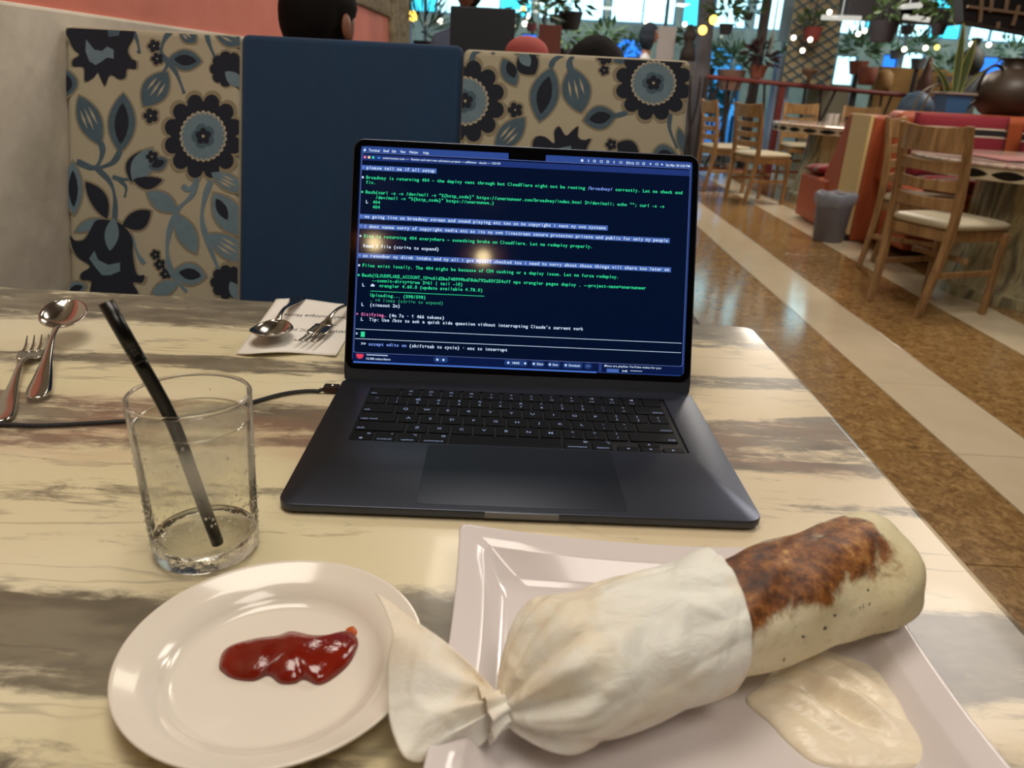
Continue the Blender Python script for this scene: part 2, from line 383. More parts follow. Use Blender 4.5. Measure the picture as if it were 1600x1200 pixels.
def pane(name, tint, rough=.02):
    m = bpy.data.materials.new(name); m.use_nodes = True; n = m.node_tree.nodes; l = m.node_tree.links
    n.remove(n['Principled BSDF']); tr = n.new('ShaderNodeBsdfTransparent'); tr.inputs[0].default_value = lin(tint)
    gl = n.new('ShaderNodeBsdfGlossy'); gl.inputs['Roughness'].default_value = rough; mx = n.new('ShaderNodeMixShader'); mx.inputs[0].default_value = .06
    l.new(tr.outputs[0], mx.inputs[1]); l.new(gl.outputs[0], mx.inputs[2]); l.new(mx.outputs[0], n['Material Output'].inputs[0]); return m
G0 = pane('front_pane', '#e9f6f7', .01); G1 = pane('clear_pane', '#f4ffff'); G2 = pane('cyan_pane', '#8fe6f2'); G3 = pane('blue_pane', '#6fa8ea'); G4 = pane('dim_pane', '#77a9c9')  # blue and cyan tints put daylight and partly lit glass into the colour
FRM = mat('pale_frame', '#8d98a6', .5); 
random.seed(5)
for i, h in enumerate(holes):
    top = h[2] > 1.1
    w = MB(); t = .035 if top else .02
    w.box((h[0], YB+.02, h[2]), (h[0]+t, YB+.1, h[3])); w.box((h[1]-t, YB+.02, h[2]), (h[1], YB+.1, h[3]))
    w.box((h[0]+t, YB+.02, h[2]), (h[1]-t, YB+.1, h[2]+t)); w.box((h[0]+t, YB+.02, h[3]-t), (h[1]-t, YB+.1, h[3]))
    wo = w.build('window_%d' % (i+1), FRM); tag(wo, kind='structure')
    if top:
        xm = (h[0]+h[1])/2; sp = random.choice([.35, .5, .62]); xm = h[0]+(h[1]-h[0])*sp
        MB().box((xm-.012, YB+.03, h[2]+t), (xm+.012, YB+.09, h[3]-t)).build('mullion', FRM, wo)
        MB().box((h[0]+t, YB+.05, h[2]+t), (xm-.012, YB+.056, h[3]-t)).build('pane', random.choice([G1, G1, G2]), wo)
        MB().box((xm+.012, YB+.05, h[2]+t), (h[1]-t, YB+.056, h[3]-t)).build('pane', random.choice([G1, G2, G2]), wo)
    else:
        MB().box((h[0]+t, YB+.05, h[2]+t), (h[1]-t, YB+.056, h[3]-t)).build('pane', [G2, G4, G3, G3, G4, G4, G3, G1, G3, G1, G3][i-(len(holes)-11)], wo)
gf = MB(); x = -5.2; pn = MB(); k = 0
gw = MB().box((-5.2, 11.94, CEIL-.10), (9, 12.0, CEIL)).box((-5.2, 11.94, FL), (9, 12.0, FL+.08)).build('window_front', FRM); tag(gw, kind='structure')
while x < 9:
    MB().box((x, 11.95, FL+.08), (x+.05, 11.99, CEIL-.10)).build('mullion', FRM, gw)
    MB().box((x+.05, 11.965, FL+.08), (min(x+1.775, 9), 11.971, CEIL-.10)).build('pane', G0, gw); x += 1.775
gr = MB().box((-8, 12.02, FL-.1), (14, 30, FL)).build('ground_outside', mat('pale_paving', '#9fb4cc', .7)); tag(gr, kind='structure')
# ------------------------------------------------------------------ the table in front
TH = .03
t = empty('dining_table', (0, 0, FL), 0, 'cream marble dining table with dark smoky veins in the foreground, holding laptop, plates and glass', 'table')
TZ = -FL
tp = MB(); tp.prism(rrect(WX+.004, -.40, .304, .512, .022, 6), TZ-.030, TZ)
tp.build('tabletop', MATS['cream_marble'], t, bevel=.009, seg=4, smooth=True, auto=.5)
MB().box((-.34, -.02, .04), (-.16, .14, TZ-.030)).build('pedestal', mat('black_iron', '#141414', .5, metal=.6), t, bevel=.004)
MB().box((-.50, -.20, 0), (0, .32, .04)).build('foot_plate', MATS['black_iron'], t, bevel=.01)

# ------------------------------------------------------------------ laptop (its own frame: x across, y away from the user)
LW, LD, LT = .3404, .2376, .0085
A_ = .3841936
lap = empty('laptop', (0, 0, 0), TH, 'dark midnight laptop, open, its screen filled with green terminal text', 'laptop')
def loopz(poly, z, dx=-LW/2, dy=0): return [(x+dx, y+dy, z) for x, y in poly]
base = MB(); NCORN = 8
def ins(d, r): return rrect(d, d, LW-d, LD-d, max(r-d, .0005), NCORN)
KX0, KX1, KY0, KY1 = .0300, .3104, .1020, .2155
well = rrect(KX0, KY0, KX1, KY1, .0022, NCORN)
loops = [loopz(ins(.004, .0125), .0010), loopz(ins(.0012, .0125), .0018), loopz(ins(0, .0125), .0036), loopz(ins(0, .0125), LT-.0010), loopz(ins(.0003, .0125), LT-.0003), loopz(ins(.0010, .0125), LT), loopz(well, LT), loopz(well, LT-.0013)]
n = len(loops[0])
vs = [p for l in loops for p in l]
fs = [(i*n+j, i*n+(j+1) % n, (i+1)*n+(j+1) % n, (i+1)*n+j) for i in range(len(loops)-1) for j in range(n)]
fs += [tuple(range(n))[::-1], tuple((len(loops)-1)*n+j for j in range(n))]
base.add(vs, fs)
def lb(name, mb, m, parent=None, **k): return mb.build(name, m, parent or lap, **k)
lb('base', base, MIDN, smooth=True, auto=.45)
for fx, fy in ((.03, .03), (.31, .03), (.03, .205), (.31, .205)):
    lb('foot', MB().lathe([(.006, 0), (.0065, .0006), (.0065, .0012)], 16, (fx-LW/2, fy, 0)), BLK)
lb('keyboard_well', MB().prism([(x-LW/2, y) for x, y in rrect(KX0+.0003, KY0+.0003, KX1-.0003, KY1-.0003, .002, 5)], LT-.0013, LT-.0012), mat('well_black', '#050608', .5))
gap = MB().prism([(x-LW/2, y) for x, y in rrect(.0955, .0066, .2449, .1000, .004, 6)], LT-.0002, LT+.00004)
lb('trackpad_gap', gap, mat('gap_black', '#030304', .6))
lb('trackpad', MB().prism([(x-LW/2, y) for x, y in rrect(.0958, .0069, .2446, .0997, .0038, 6)], LT-.0002, LT+.0001), mat('trackpad_grey', '#393c44', .33, metal=.95))
lip = MB().box((.1440-LW/2, -.0002, .0032), (.1960-LW/2, .0012, LT-.0006))
lb('finger_notch', lip, mat('notch_metal', '#6d7078', .3, metal=.9), bevel=.0003)
# --- glyphs
GC = {}
def glyph(ch, bold=.0):
    key = (ch, bold)
    if key in GC: return GC[key]
    cu = bpy.data.curves.new('g', 'FONT'); cu.body = ch; cu.size = 1; cu.resolution_u = 2; cu.offset = bold; cu.fill_mode = 'FRONT'
    o = bpy.data.objects.new('g', cu); COL.objects.link(o)
    dg = bpy.context.evaluated_depsgraph_get(); dg.update()
    me = bpy.data.meshes.new_from_object(o.evaluated_get(dg))
    vs = [tuple(v.co) for v in me.vertices]; fs = [tuple(p.vertices) for p in me.polygons]
    bpy.data.objects.remove(o); bpy.data.curves.remove(cu); bpy.data.meshes.remove(me)
    if vs: x0 = min(v[0] for v in vs); x1 = max(v[0] for v in vs)
    else: x0, x1 = 0, .3
    GC[key] = (vs, fs, x0, x1); return GC[key]
def mono(mb, s, x, y, cw, em, z=0, bold=.012):
    for i, ch in enumerate(s):
        if ch == ' ': continue
        vs, fs, x0, x1 = glyph(ch, bold); wd = (x1-x0)*em; k = min(1.12, cw*.86/max(wd, 1e-9)) if ch not in "il.,:;!|'1" else min(1, cw*.8/wd)
        cx = x+(i+.5)*cw
        mb.add([(cx+(vx-(x0+x1)/2)*em*k, y+vy*em, z) for vx, vy, _ in vs], fs)
def prop(mb, s, x, y, em, width=None, z=0, bold=.0, right=False, center=False, M=None):
    vs, fs, x0, x1 = glyph(s, bold); k = (width/((x1-x0)*em)) if width else 1; w = (x1-x0)*em*k
    if right: x -= w
    if center: x -= w/2
    mb.add([(x+(vx-x0)*em*k, y+vy*em, z) for vx, vy, _ in vs], fs); return w
# --- keys
LEG = emi('key_legend_glow', '#b9cbf5', .5)
def key(x0, y0, x1, y1, legends, right=False, small=False):
    kb = MB(); kb.prism([(x-LW/2, y) for x, y in rrect(x0, y0, x1, y1, .0014, 3)], LT-.0012, LT+.0001)
    k = lb('key', kb, KEYM, bevel=.0002, seg=1)
    m = MB(); zz = LT+.00013
    for s, px, py, em, al in legends:
        prop(m, s, px-LW/2, py, em, z=zz, bold=.01, right=al == 'r', center=al == 'c')
    if m.v: m.build('legend', LEG, k)
P_ = .0190; g_ = .0023; kx = .0312; rowy = [.1030, .1222, .1412, .1602, .1792, .1982]; kh = .0168
def krow(r, keys, start=kx):
    x = start
    for wd, lg, kind in keys:
        x1 = x+wd; y0 = rowy[r]; y1 = y0+kh; cx, cy = (x+x1)/2, (y0+y1)/2
        if kind == 'c': L_ = [(lg, cx, cy-.0022, .0058, 'c')]
        elif kind == 'd': L_ = [(lg[0], cx, cy+.0015, .0050, 'c'), (lg[1], cx, cy-.0058, .0050, 'c')]
        elif kind == 'l': L_ = [(lg, x+.0015, y0+.0025, .0040, 'l')]
        elif kind == 'r': L_ = [(lg, x1-.0015, y0+.0025, .0040, 'r')]
        elif kind == 'm': L_ = [(lg[1], cx, y0+.002, .0040, 'c'), (lg[0], x1-.003, y1-.0058, .0045, 'c')]
        elif kind == 'f': L_ = [(lg[0], cx, cy+.0012, .0046, 'c'), (lg[1], cx, cy-.0055, .0030, 'c')]
        else: L_ = []
        key(x, y0, x1, y1, L_); x = x1+g_
K = P_-g_
krow(5, [(K*1.5+g_*.5+.0008, 'esc', 'l')]+[(K, (s, 'F%d' % (i+1)), 'f') for i, s in enumerate(['☼', '☀', '⌗', 'Q', '♪', '☾', '«', '▸', '»', '◁', '◅', '◄'])]+[(K, '', 'n')])
krow(4, [(K, ('~', '`'), 'd')]+[(K, (a, b), 'd') for a, b in zip('!@#$%^&*()_+', '1234567890-=')]+[(.0268, 'delete', 'r')])
krow(3, [(.0268, 'tab', 'l')]+[(K, c, 'c') for c in 'QWERTYUIOP']+[(K, ('{', '['), 'd'), (K, ('}', ']'), 'd'), (K, ('|', '\\'), 'd')])
krow(2, [(.0317, 'caps lock', 'l')]+[(K, c, 'c') for c in 'ASDFGHJKL']+[(K, (':', ';'), 'd'), (K, ('"', "'"), 'd'), (.0310, 'return', 'r')])
krow(1, [(.0412, 'shift', 'l')]+[(K, c, 'c') for c in 'ZXCVBNM']+[(K, ('<', ','), 'd'), (K, ('>', '.'), 'd'), (K, ('?', '/'), 'd'), (.0405, 'shift', 'r')])
krow(0, [(K, ('fn', '●'), 'm'), (K, ('^', 'control'), 'm'), (K, ('⌥', 'option'), 'm'), (.0215, ('⌘', 'command'), 'm'), (.0925, '', 'n'), (.0215, ('⌘', 'command'), 'm'), (K, ('⌥', 'option'), 'm')])
ax = .2515
for x0, y0, s in ((ax, .1030, '◀'), (ax+P_, .1030, '▼'), (ax+P_, .1119, '▲'), (ax+2*P_, .1030, '▶')):
    key(x0, y0, x0+K, y0+.0079, [(s, x0+K/2, y0+.0025, .0032, 'c')])
# --- lid
lid = MB().prism([(x, y) for x, y in rrect(0, 0, LW, LD, .011, 8)], -.0048, -.0004).build('lid', MIDN, lap, bevel=.0006, seg=2)
lid.location = (-LW/2, LD-.004, .006); lid.rotation_euler = (PI/2-A_, 0, 0)
def ll(name, mb, m, **k): return mb.build(name, m, lid, **k)
ll('bezel', MB().prism(rrect(.0012, .0128, LW-.0012, LD-.0012, .010, 8), -.0006, 0), BLACKG)
ll('hinge_bar', MB().box((.012, -.004, -.0046), (LW-.012, .0020, -.0002)), MIDN, bevel=.001)
ll('chin', MB().prism(rrect(.0008, .0008, LW-.0008, .0125, .004, 5), -.0005, -.0001), mat('chin_metal', '#3a3f48', .42, metal=.75))
ll('camera_lens', MB().lathe([(.0016, 0), (.0014, .0001)], 16, (LW/2, .2268, 0)), mat('lens_dark', '#0b0f1a', .05))
DX0, DX1, DY0, DY1 = .0074, .3333, .0190, .2305
ll('display', MB().prism(rrect(DX0, DY0, DX1, DY1, .005, 6), 0, .0001), emi('wallpaper_blue', '#27407f', .9))
z1 = .00016
def rect(mb, x0, y0, x1, y1, z=z1): mb.face([(x0, y0, z), (x1, y0, z), (x1, y1, z), (x0, y1, z)])
bar = MB(); rect(bar, DX0+.0006, .2238, DX1-.0006, .2299, .00012)
ll('menu_bar', bar, emi('menu_blue', '#34509a', .9))
nb = MB(); nb.prism(rrect(.1516, .2242, .1882, .2309, .0008, 3), .00012, .00022); ll('camera_notch', nb, BLACKG)
WX0, WX1, WY0, WY1 = .0090, .3312, .0288, .2236
win = MB(); win.prism(rrect(WX0-.0003, WY0-.0003, WX1+.0003, WY1+.0003, .0026, 4), .00012, .00015)
ll('window_outline', win, emi('outline_blue', '#7f8fd0', .8))
win = MB(); win.prism(rrect(WX0, WY0, WX1, WY1, .0024, 4), .00012, .00018)
ll('terminal_window', win, emi('terminal_navy', '#04112c', .95))
tbm = MB(); rect(tbm, WX0+.0002, .2165, WX1-.0002, .2222, .0002); ll('title_bar', tbm, emi('title_blue', '#24397c', .9))
z2 = .00026; zt = .00034
GRN, WHT, BLU, PNK, DIM, HIL = emi('text_green', '#35e39a', 1.0), emi('text_white', '#d2e6ff', 1.0), emi('text_blue', '#7f9df2', 1.0), emi('text_pink', '#ee7fb4', 1.0), emi('text_dim_green', '#2f9a70', 1.0), emi('highlight_blue', '#4a6cb8', .95)
CW, PITCH, EM = .002467, .004775, .0044; X0 = .0136; Y0 = .2092-.0013
mats_ = [GRN, WHT, BLU, PNK, DIM, HIL]; T_ = MB(); HL = MB()
def line(nl, col, s, c=0):
    T_.mi = c; mono(T_, s, X0+col*CW, Y0-nl*PITCH, CW, EM, zt, .022)
def hl(nl, n_):
    rect(HL, X0-1.9*CW, Y0-nl*PITCH-.0011, X0+(n_+.7)*CW, Y0-nl*PITCH+.0037, z2)
def bullet(nl, c=1, r=.00105):
    T_.mi = c; x, y = X0-1.25*CW, Y0-nl*PITCH+.0013
    T_.face([(x+r*math.cos(a*PI/6), y+1.05*r*math.sin(a*PI/6), zt) for a in range(12)])
LN = [(0, 'please tell me if all setup'), (10, 'we going live on broadway stream and sound playing etc too so no copyright i want my own systems'),
      (12, 'i dont wanna worry of copyright media etc as its my own livestream secure protectec private and public for only my people'),
      (18, 'so remember my dirnk intake and my all i got myself checked too i need to worry about those things will share too later on')]
for nl, s in LN:
    hl(nl, len(s)); line(nl, 0, s, 1); T_.mi = 2; mono(T_, '>', X0-1.7*CW, Y0-nl*PITCH, CW, EM, zt)
bullet(2); a = 'Broadway is returning 404 — the deploy went through but Cloudflare might not be routing '
line(2, 0, a); line(2, len(a), '/broadway/', 2); line(2, len(a)+11, 'correctly. Let me check and'); line(3, 0, 'fix.')
bullet(5, 0); line(5, 0, 'Bash(curl -s -o /dev/null -w "%{http_code}" https://omermuneer.com/broadway/index.html 2>/dev/null; echo ""; curl -s -o')
line(6, 4, '/dev/null -w "%{http_code}" https://omermunee…)')
line(7, .3, 'L', 1); line(7, 3, '404'); line(8, 3, '404')
bullet(14); line(14, 0, 'Site is returning 404 everywhere — something broke on Cloudflare. Let me redeploy properly.')
line(16, 0, 'Read 1 file (ctrl+o to expand)', 1)
bullet(20); line(20, 0, 'Files exist locally. The 404 might be because of CDN caching or a deploy issue. Let me force redeploy.')
bullet(22, 0); line(22, 0, 'Bash(CLOUDFLARE_ACCOUNT_ID=c61d2ba748999bd78de792a83f254cff npx wrangler pages deploy . --project-name=omermuneer')
line(23, 4, '--commit-dirty=true 2>&1 | tail -10)')
line(24, .3, 'L', 1); line(24, 7, 'wrangler 4.60.0 (update available 4.78.0)')
T_.mi = 1
cx_, cy_ = X0+4.4*CW, Y0-24*PITCH+.0012
for dx, dy, r in ((-.0011, -.0001, .0009), (0, .0004, .0013), (.0012, -.0001, .0009)):
    T_.face([(cx_+dx+r*math.cos(q*PI/6), cy_+dy+r*math.sin(q*PI/6), zt) for q in range(12)])
T_.mi = 0; rect(T_, .0226, .0888, .1338, .0893, zt)
line(26, 3.6, 'Uploading... (598/598)'); line(27, 3.6, '… +4 lines (ctrl+o to expand)', 4); line(28, .3, 'L', 1); line(28, 3.6, '(timeout 2m)', 1)
line(30, -1.7, '+', 3); line(30, .3, 'Gitifying…', 3); line(30, 11.3, '(4m 7s · ↑ 466 tokens)', 1)
line(31, .3, 'L', 1); line(31, 3.6, "Tip: Use /btw to ask a quick side question without interrupting Claude's current work", 1)
T_.mi = 1; rect(T_, .0100, .0513, .3297, .05175, zt); rect(T_, .0100, .0419, .3297, .04235, zt)
line(34, -1.5, '>', 1); T_.mi = 0; rect(T_, .0150, .0440, .0189, .0491, zt)
line(36, .8, '>>', 1); line(36, 3.8, 'accept edits on', 2); line(36, 19.8, '(shift+tab to cycle) · esc to interrupt', 1)
ll('highlight_strip', HL, HIL)
# menu bar, title bar, what peeks out under the window
T_.mi = 1
r = .0013; T_.face([(.0112+r*.95*math.cos(q*PI/8), .2262+r*math.sin(q*PI/8), zt) for q in range(16) if q not in (0, 15)]); T_.face([(.0113, .2277, zt), (.0120, .2280, zt), (.0121, .2286, zt), (.0114, .2283, zt)])
for s, x, w in (('Terminal', .0150, .0108), ('Shell', .0292, .0054), ('Edit', .0378, .0040), ('View', .0456, .0054), ('Window', .0544, .0087), ('Help', .0682, .0055)):
    prop(T_, s, x, .2252, .0037, w, zt, .02)
prop(T_, 'Sat Mar 28 3:56 PM', .3068, .2252, .0034, .0240, zt, .02)
prop(T_, '91%', .2703, .2253, .0030, .0050, zt, .02)
T_.mi = 2; T_.mi = 1
for i, x in enumerate((.2240, .2303, .2362, .2430, .2493, .2555, .2622, .2688, .2788, .2848, .2916, .2978, .3030)):
    if i in (0, 2, 4, 7, 9): 
        n_ = 12; ri, ro = (.0008, .0014) if i != 0 else (.0, .0014)
        for q in range(n_):
            a0, a1 = 2*PI*q/n_, 2*PI*(q+1)/n_
            T_.face([(x+ri*math.cos(a0), .2266+ri*math.sin(a0), zt), (x+ro*math.cos(a0), .2266+ro*math.sin(a0), zt), (x+ro*math.cos(a1), .2266+ro*math.sin(a1), zt), (x+ri*math.cos(a1), .2266+ri*math.sin(a1), zt)])
    elif i in (1, 5): T_.prism(rrect(x-.0004, .2253, x+.0004, .2279, .0003, 2), zt-.00001, zt)
    elif i in (3, 6, 8, 11):
        rect(T_, x-.0014, .2273, x+.0014, .2277, zt); rect(T_, x-.0014, .2255, x+.0014, .2259, zt); rect(T_, x-.0014, .2255, x-.0010, .2277, zt); rect(T_, x+.0010, .2255, x+.0014, .2277, zt)
    else: T_.face([(x+.0011*math.cos(q*PI/2), .2266+.0011*math.sin(q*PI/2), zt) for q in range(4)])
T_.mi = 1; prop(T_, 'omermuneer.com — · Review and start new adventure project — caffeinate · claude — 130×39', .0290, .2185, .0030, .1150, zt, .015)
TL = MB()
for x, q in ((.0117, 0), (.0157, 1), (.0197, 2)):
    TL.mi = q; TL.face([(x+.0013*math.cos(a*PI/6), .2194+.0013*math.sin(a*PI/6), zt) for a in range(12)])
TL.mi = 3; rect(TL, .0240, .2185, .0266, .2203, zt)
TL.build('title_button', [emi('dot_pink', '#ff7d9c', 1), emi('dot_cream', '#ffdf9a', 1), emi('dot_teal', '#3ad9b0', 1), emi('folder_blue', '#3f8fe8', 1)], lid)
low_ = MB(); rect(low_, DX0+.0008, .0200, .2490, .0284, .00012); rect(low_, .2520, .0200, DX1-.0012, .0284, .00012); ll('page_behind', low_, emi('page_navy', '#0a1a46', .95))
g2 = MB(); rect(g2, .0088, .0185, .2470, .0200, .00013); ll('dock_strip', g2, emi('dock_blue', '#4a74cc', 1))
for x0, x1 in ((.0868, .1010), (.1560, .1790), (.1825, .1955), (.1985, .2110), (.2135, .2330), (.2350, .2420)):
    ll('round_button', MB().prism(rrect(x0, .0222, x1, .0277, .0026, 4), .00013, .00016), emi('pill_blue', '#22407e', .9))
av = MB(); av.face([(.0150+.0036*math.cos(a*PI/10), .0262+.0036*math.sin(a*PI/10), .00017) for a in range(-11, 2)]); ll('avatar_disc', av, emi('avatar_red', '#e4405a', 1))
T_.mi = 1
prop(T_, '12.5M subscribers', .0214, .0222, .0028, .0235, zt, .02); rect(T_, .0214, .0264, .0420, .0272, zt)
for s, x, w in (('186K', .1640, .0075), ('Share', .1880, .0062), ('Save', .2035, .0052), ('Download', .2195, .0108), ('⋯', .2368, .0032)):
    prop(T_, s, x, .0240, .0030, w, zt, .02)
for x in (.0905, .0965, .1600, .1765, .1850, .2008, .2165):
    T_.face([(x+.0012*math.cos(q*PI/3), .0250+.0012*math.sin(q*PI/3), zt) for q in range(6)])
prop(T_, 'Mixes are playlists YouTube makes for you', .2545, .0252, .0029, .0560, zt, .01)
T_.mi = 5; rect(T_, .2570, .0200, .2690, .0234, .00016); T_.mi = 1; prop(T_, '3:45', .2720, .0208, .0028, .0055, zt, .02); rect(T_, .2800, .0220, .2920, .0225, zt)
tx = T_.build('screen_text', mats_, lid)
# a palm smudge on the deck
# ------------------------------------------------------------------ charging cable
cab = empty('charging_cable', tuple(PZ(505, 612, 0)), 0, 'dark braided charging cable running from laptop behind the glass to the left', 'cable')
pts = [PZ(px, py, .0026) for px, py in ((-60, 664), (0, 663), (60, 665), (130, 662), (195, 658), (260, 655), (330, 644), (392, 629), (440, 616), (478, 611), (504, 611.5))]
pts = catmull(pts, 6)
pts[-1].z = .0045; pts[-2].z = .004
def loc(o_, mb): return mb.xf(Matrix.Translation(-o_.location))
loc(cab, MB().tube(pts, .0019, 10)).build('cord', mat('braided_grey', '#2c2d31', .7, bump=.6, bscale=900), cab, smooth=True)
RL = Matrix.Rotation(TH, 4, 'Z')
plug = MB().box((-LW/2-.0155, .2130, .0022), (-LW/2-.0012, .2240, .0072)).xf(RL); loc(cab, plug).build('plug', mat('plug_metal', '#3d302b', .35, metal=.8), cab, bevel=.0008)
led = MB().lathe([(.0008, 0), (.0008, .0001)], 10, (-LW/2-.0075, .2195, .0072)).xf(RL); loc(cab, led).build('charge_light', emi('led_warm', '#fff0d0', 3), cab)
# ------------------------------------------------------------------ water glass and straw
GX, GY, GH, GB, GT = -.2002, -.0501, .1074, .0315, .0351
GLS = mat('clear_glass', '#ffffff', .0, trans=1, ior=1.48)
WAT = mat('water', '#f6faf6', .0, trans=1, ior=1.33)
glass = empty('drinking_glass', (GX, GY, .0004), 0, 'clear straight tumbler of iced water, frosted with condensation, left of the laptop', 'glass')
def gr(z): return GB+(GT-GB)*z/GH
prof_ = [(0, 0), (GB-.004, 0), (GB-.0012, .0006), (GB, .0025)]+[(gr(z), z) for z in (.02, .05, .08, GH-.0012)]+[(GT-.0004, GH-.0003), (GT-.0011, GH), (GT-.0019, GH-.0004)]+[(gr(z)-.0024, z) for z in (GH-.003, .08, .05, .025, .0145)]+[(GB-.006, .0105), (GB-.014, .0095), (0, .0092)]
def thin_glass(name, tint, refl, frost, z0=None, z1=None, rough=.02, fcol='#e9e6d6'):
    """a clear wall that lets light and shadow through, with mirror sheen at grazing view and a misted belt"""
    m = bpy.data.materials.new(name); m.use_nodes = True; n = m.node_tree.nodes; l = m.node_tree.links; n.remove(n['Principled BSDF'])
    tr = n.new('ShaderNodeBsdfTransparent'); tr.inputs[0].default_value = lin(tint)
    gl = n.new('ShaderNodeBsdfGlossy'); gl.inputs['Roughness'].default_value = rough
    lw = n.new('ShaderNodeLayerWeight'); lw.inputs['Blend'].default_value = refl; mx = n.new('ShaderNodeMixShader')
    l.new(lw.outputs['Fresnel'], mx.inputs[0]); l.new(tr.outputs[0], mx.inputs[1]); l.new(gl.outputs[0], mx.inputs[2]); out = mx.outputs[0]
    if frost:
        df = n.new('ShaderNodeBsdfDiffuse'); df.inputs[0].default_value = lin(fcol); tl = n.new('ShaderNodeBsdfTranslucent'); tl.inputs[0].default_value = lin(fcol); ad = n.new('ShaderNodeMixShader'); ad.inputs[0].default_value = .5
        l.new(df.outputs[0], ad.inputs[1]); l.new(tl.outputs[0], ad.inputs[2])
        tc = n.new('ShaderNodeTexCoord'); no = n.new('ShaderNodeTexNoise'); no.inputs['Scale'].default_value = 45; no.inputs['Detail'].default_value = 5; l.new(tc.outputs['Object'], no.inputs['Vector'])
        sp_ = n.new('ShaderNodeSeparateXYZ'); l.new(tc.outputs['Object'], sp_.inputs[0])
        def mr(src, a, b, c_, d_):
            q = n.new('ShaderNodeMapRange'); q.interpolation_type = 'SMOOTHSTEP'; l.new(src, q.inputs[0])
            for k_, v_ in enumerate((a, b, c_, d_)): q.inputs[k_+1].default_value = v_
            return q.outputs[0]
        def mul(a, b):
            q = n.new('ShaderNodeMath'); q.operation = 'MULTIPLY'; l.new(a, q.inputs[0]); l.new(b, q.inputs[1]); return q.outputs[0]
        f = mul(mul(mr(sp_.outputs[2], z0, z0+.03, 0, 1), mr(sp_.outputs[2], z1-.006, z1, 1, .25)), mr(no.outputs['Fac'], .3, .6, frost*.45, frost))
        m2 = n.new('ShaderNodeMixShader'); l.new(f, m2.inputs[0]); l.new(out, m2.inputs[1]); l.new(ad.outputs[0], m2.inputs[2]); out = m2.outputs[0]
    l.new(out, n['Material Output'].inputs[0]); return m
TUM = thin_glass('misted_glass', '#ffffff', .07, .50, .036, .089, .02, '#fffdf2')
body_prof = [(GB-.004, .0003), (GB-.0012, .0008), (GB, .0025)]+[(gr(z), z) for z in (.02, .05, .08, GH-.0016)]
MB().lathe(body_prof, 72, close=False).build('tumbler_wall', TUM, glass, smooth=True, merge=True)
rim_ = MB(); rim_.grid(lambda u_, v_: ((GT-.0010+.0011*math.cos(2*PI*v_))*math.cos(2*PI*u_), (GT-.0010+.0011*math.cos(2*PI*v_))*math.sin(2*PI*u_), GH-.0012+.0012*math.sin(2*PI*v_)), 72, 13, True)
rim_.build('tumbler_rim', GLS, glass, smooth=True, merge=True)
g = NT('thick_base_glass'); g.base('#ffffff'); g.set(Roughness=.01, Transmission_Weight=1.0, IOR=1.42); g.bump(g.noise(g.tc.outputs['Object'], 160, 3), .35, .0015)
MB().lathe([(0, .0005), (GB-.005, .0005), (GB-.0016, .0012), (GB-.0006, .003), (gr(.011)-.0006, .011), (gr(.0135)-.0016, .0138), (GB-.006, .0112), (GB-.014, .0100), (0, .0095)], 72).build('tumbler_base', MATS['thick_base_glass'], glass, smooth=True, merge=True)
WZ = .0905
WTR = thin_glass('still_water', '#fdfdf8', .05, .10, .015, .0895, .01)
MB().lathe([(GB-.006, .0125), (gr(.02)-.0026, .0165), (gr(.05)-.0026, .05), (gr(WZ)-.0020, WZ-.004), (gr(WZ)-.0016, WZ+.0006), (gr(WZ)-.003, WZ-.0002), (gr(WZ)-.006, WZ-.0004), (0, WZ-.0004)], 56, close=False).build('water', WTR, glass, smooth=True, merge=True, auto=.7)
mn_ = MB(); mn_.grid(lambda u_, v_: ((gr(WZ)-.0022+.0007*math.cos(2*PI*v_))*math.cos(2*PI*u_), (gr(WZ)-.0022+.0007*math.cos(2*PI*v_))*math.sin(2*PI*u_), WZ+.0005*math.sin(2*PI*v_)), 64, 9, True)
mn_.build('waterline', GLS, glass, smooth=True, merge=True)
random.seed(21); dm_ = MB()
for i in range(260):
    a, z = random.uniform(0, 2*PI), random.uniform(.008, .10) if i % 3 == 0 else random.uniform(.010, .042)
    r_ = random.uniform(.0003, .0009); dm_.sphere(((gr(z)+.0002)*math.cos(a), (gr(z)+.0002)*math.sin(a), z), r_, 6, 4, (1, 1, 1.2))
d_ = dm_.build('water_drops', GLS, glass, smooth=True); d_['kind'] = 'stuff'
# straw: two straight lengths joined by a bend
straw = empty('drinking_straw', (GX, GY, .0125), 0, 'black bendy plastic straw standing in the glass of water', 'straw')
d0 = ray(165, 472); d1 = ray(213, 556); d2 = ray(268, 656); d3 = ray(338, 832)
yb_ = lambda d, y: CAM+d*((y-CAM.y)/d.y)
foot = Vector((GX+.0125, GY-.012, .0135))
rimp = yb_(d2, GY-.028)
bend = yb_(d1, GY-.036); topp = yb_(d0, GY-.034)
sp = [foot, foot.lerp(rimp, .5), rimp, rimp.lerp(bend, .9)]
STR = mat('black_straw', '#0b0b0a', .28)
loc(straw, MB().tube(catmull([foot, foot.lerp(rimp, .5), rimp, bend], 4), .0036, 14)).build('lower_tube', STR, straw, smooth=True, solid=.0003)
ub = MB().tube([bend, bend.lerp(topp, .5), topp], .0037, 14, caps=False); loc(straw, ub).build('upper_tube', STR, straw, smooth=True, solid=.0004)
dv = (topp-bend).normalized(); rb = MB(); pr_ = [bend-dv*.004+dv*.0012*i for i in range(9)]
rb.tube(pr_, [.0040 if i % 2 else .0034 for i in range(9)], 14); loc(straw, rb).build('bend_ribs', STR, straw, smooth=True)

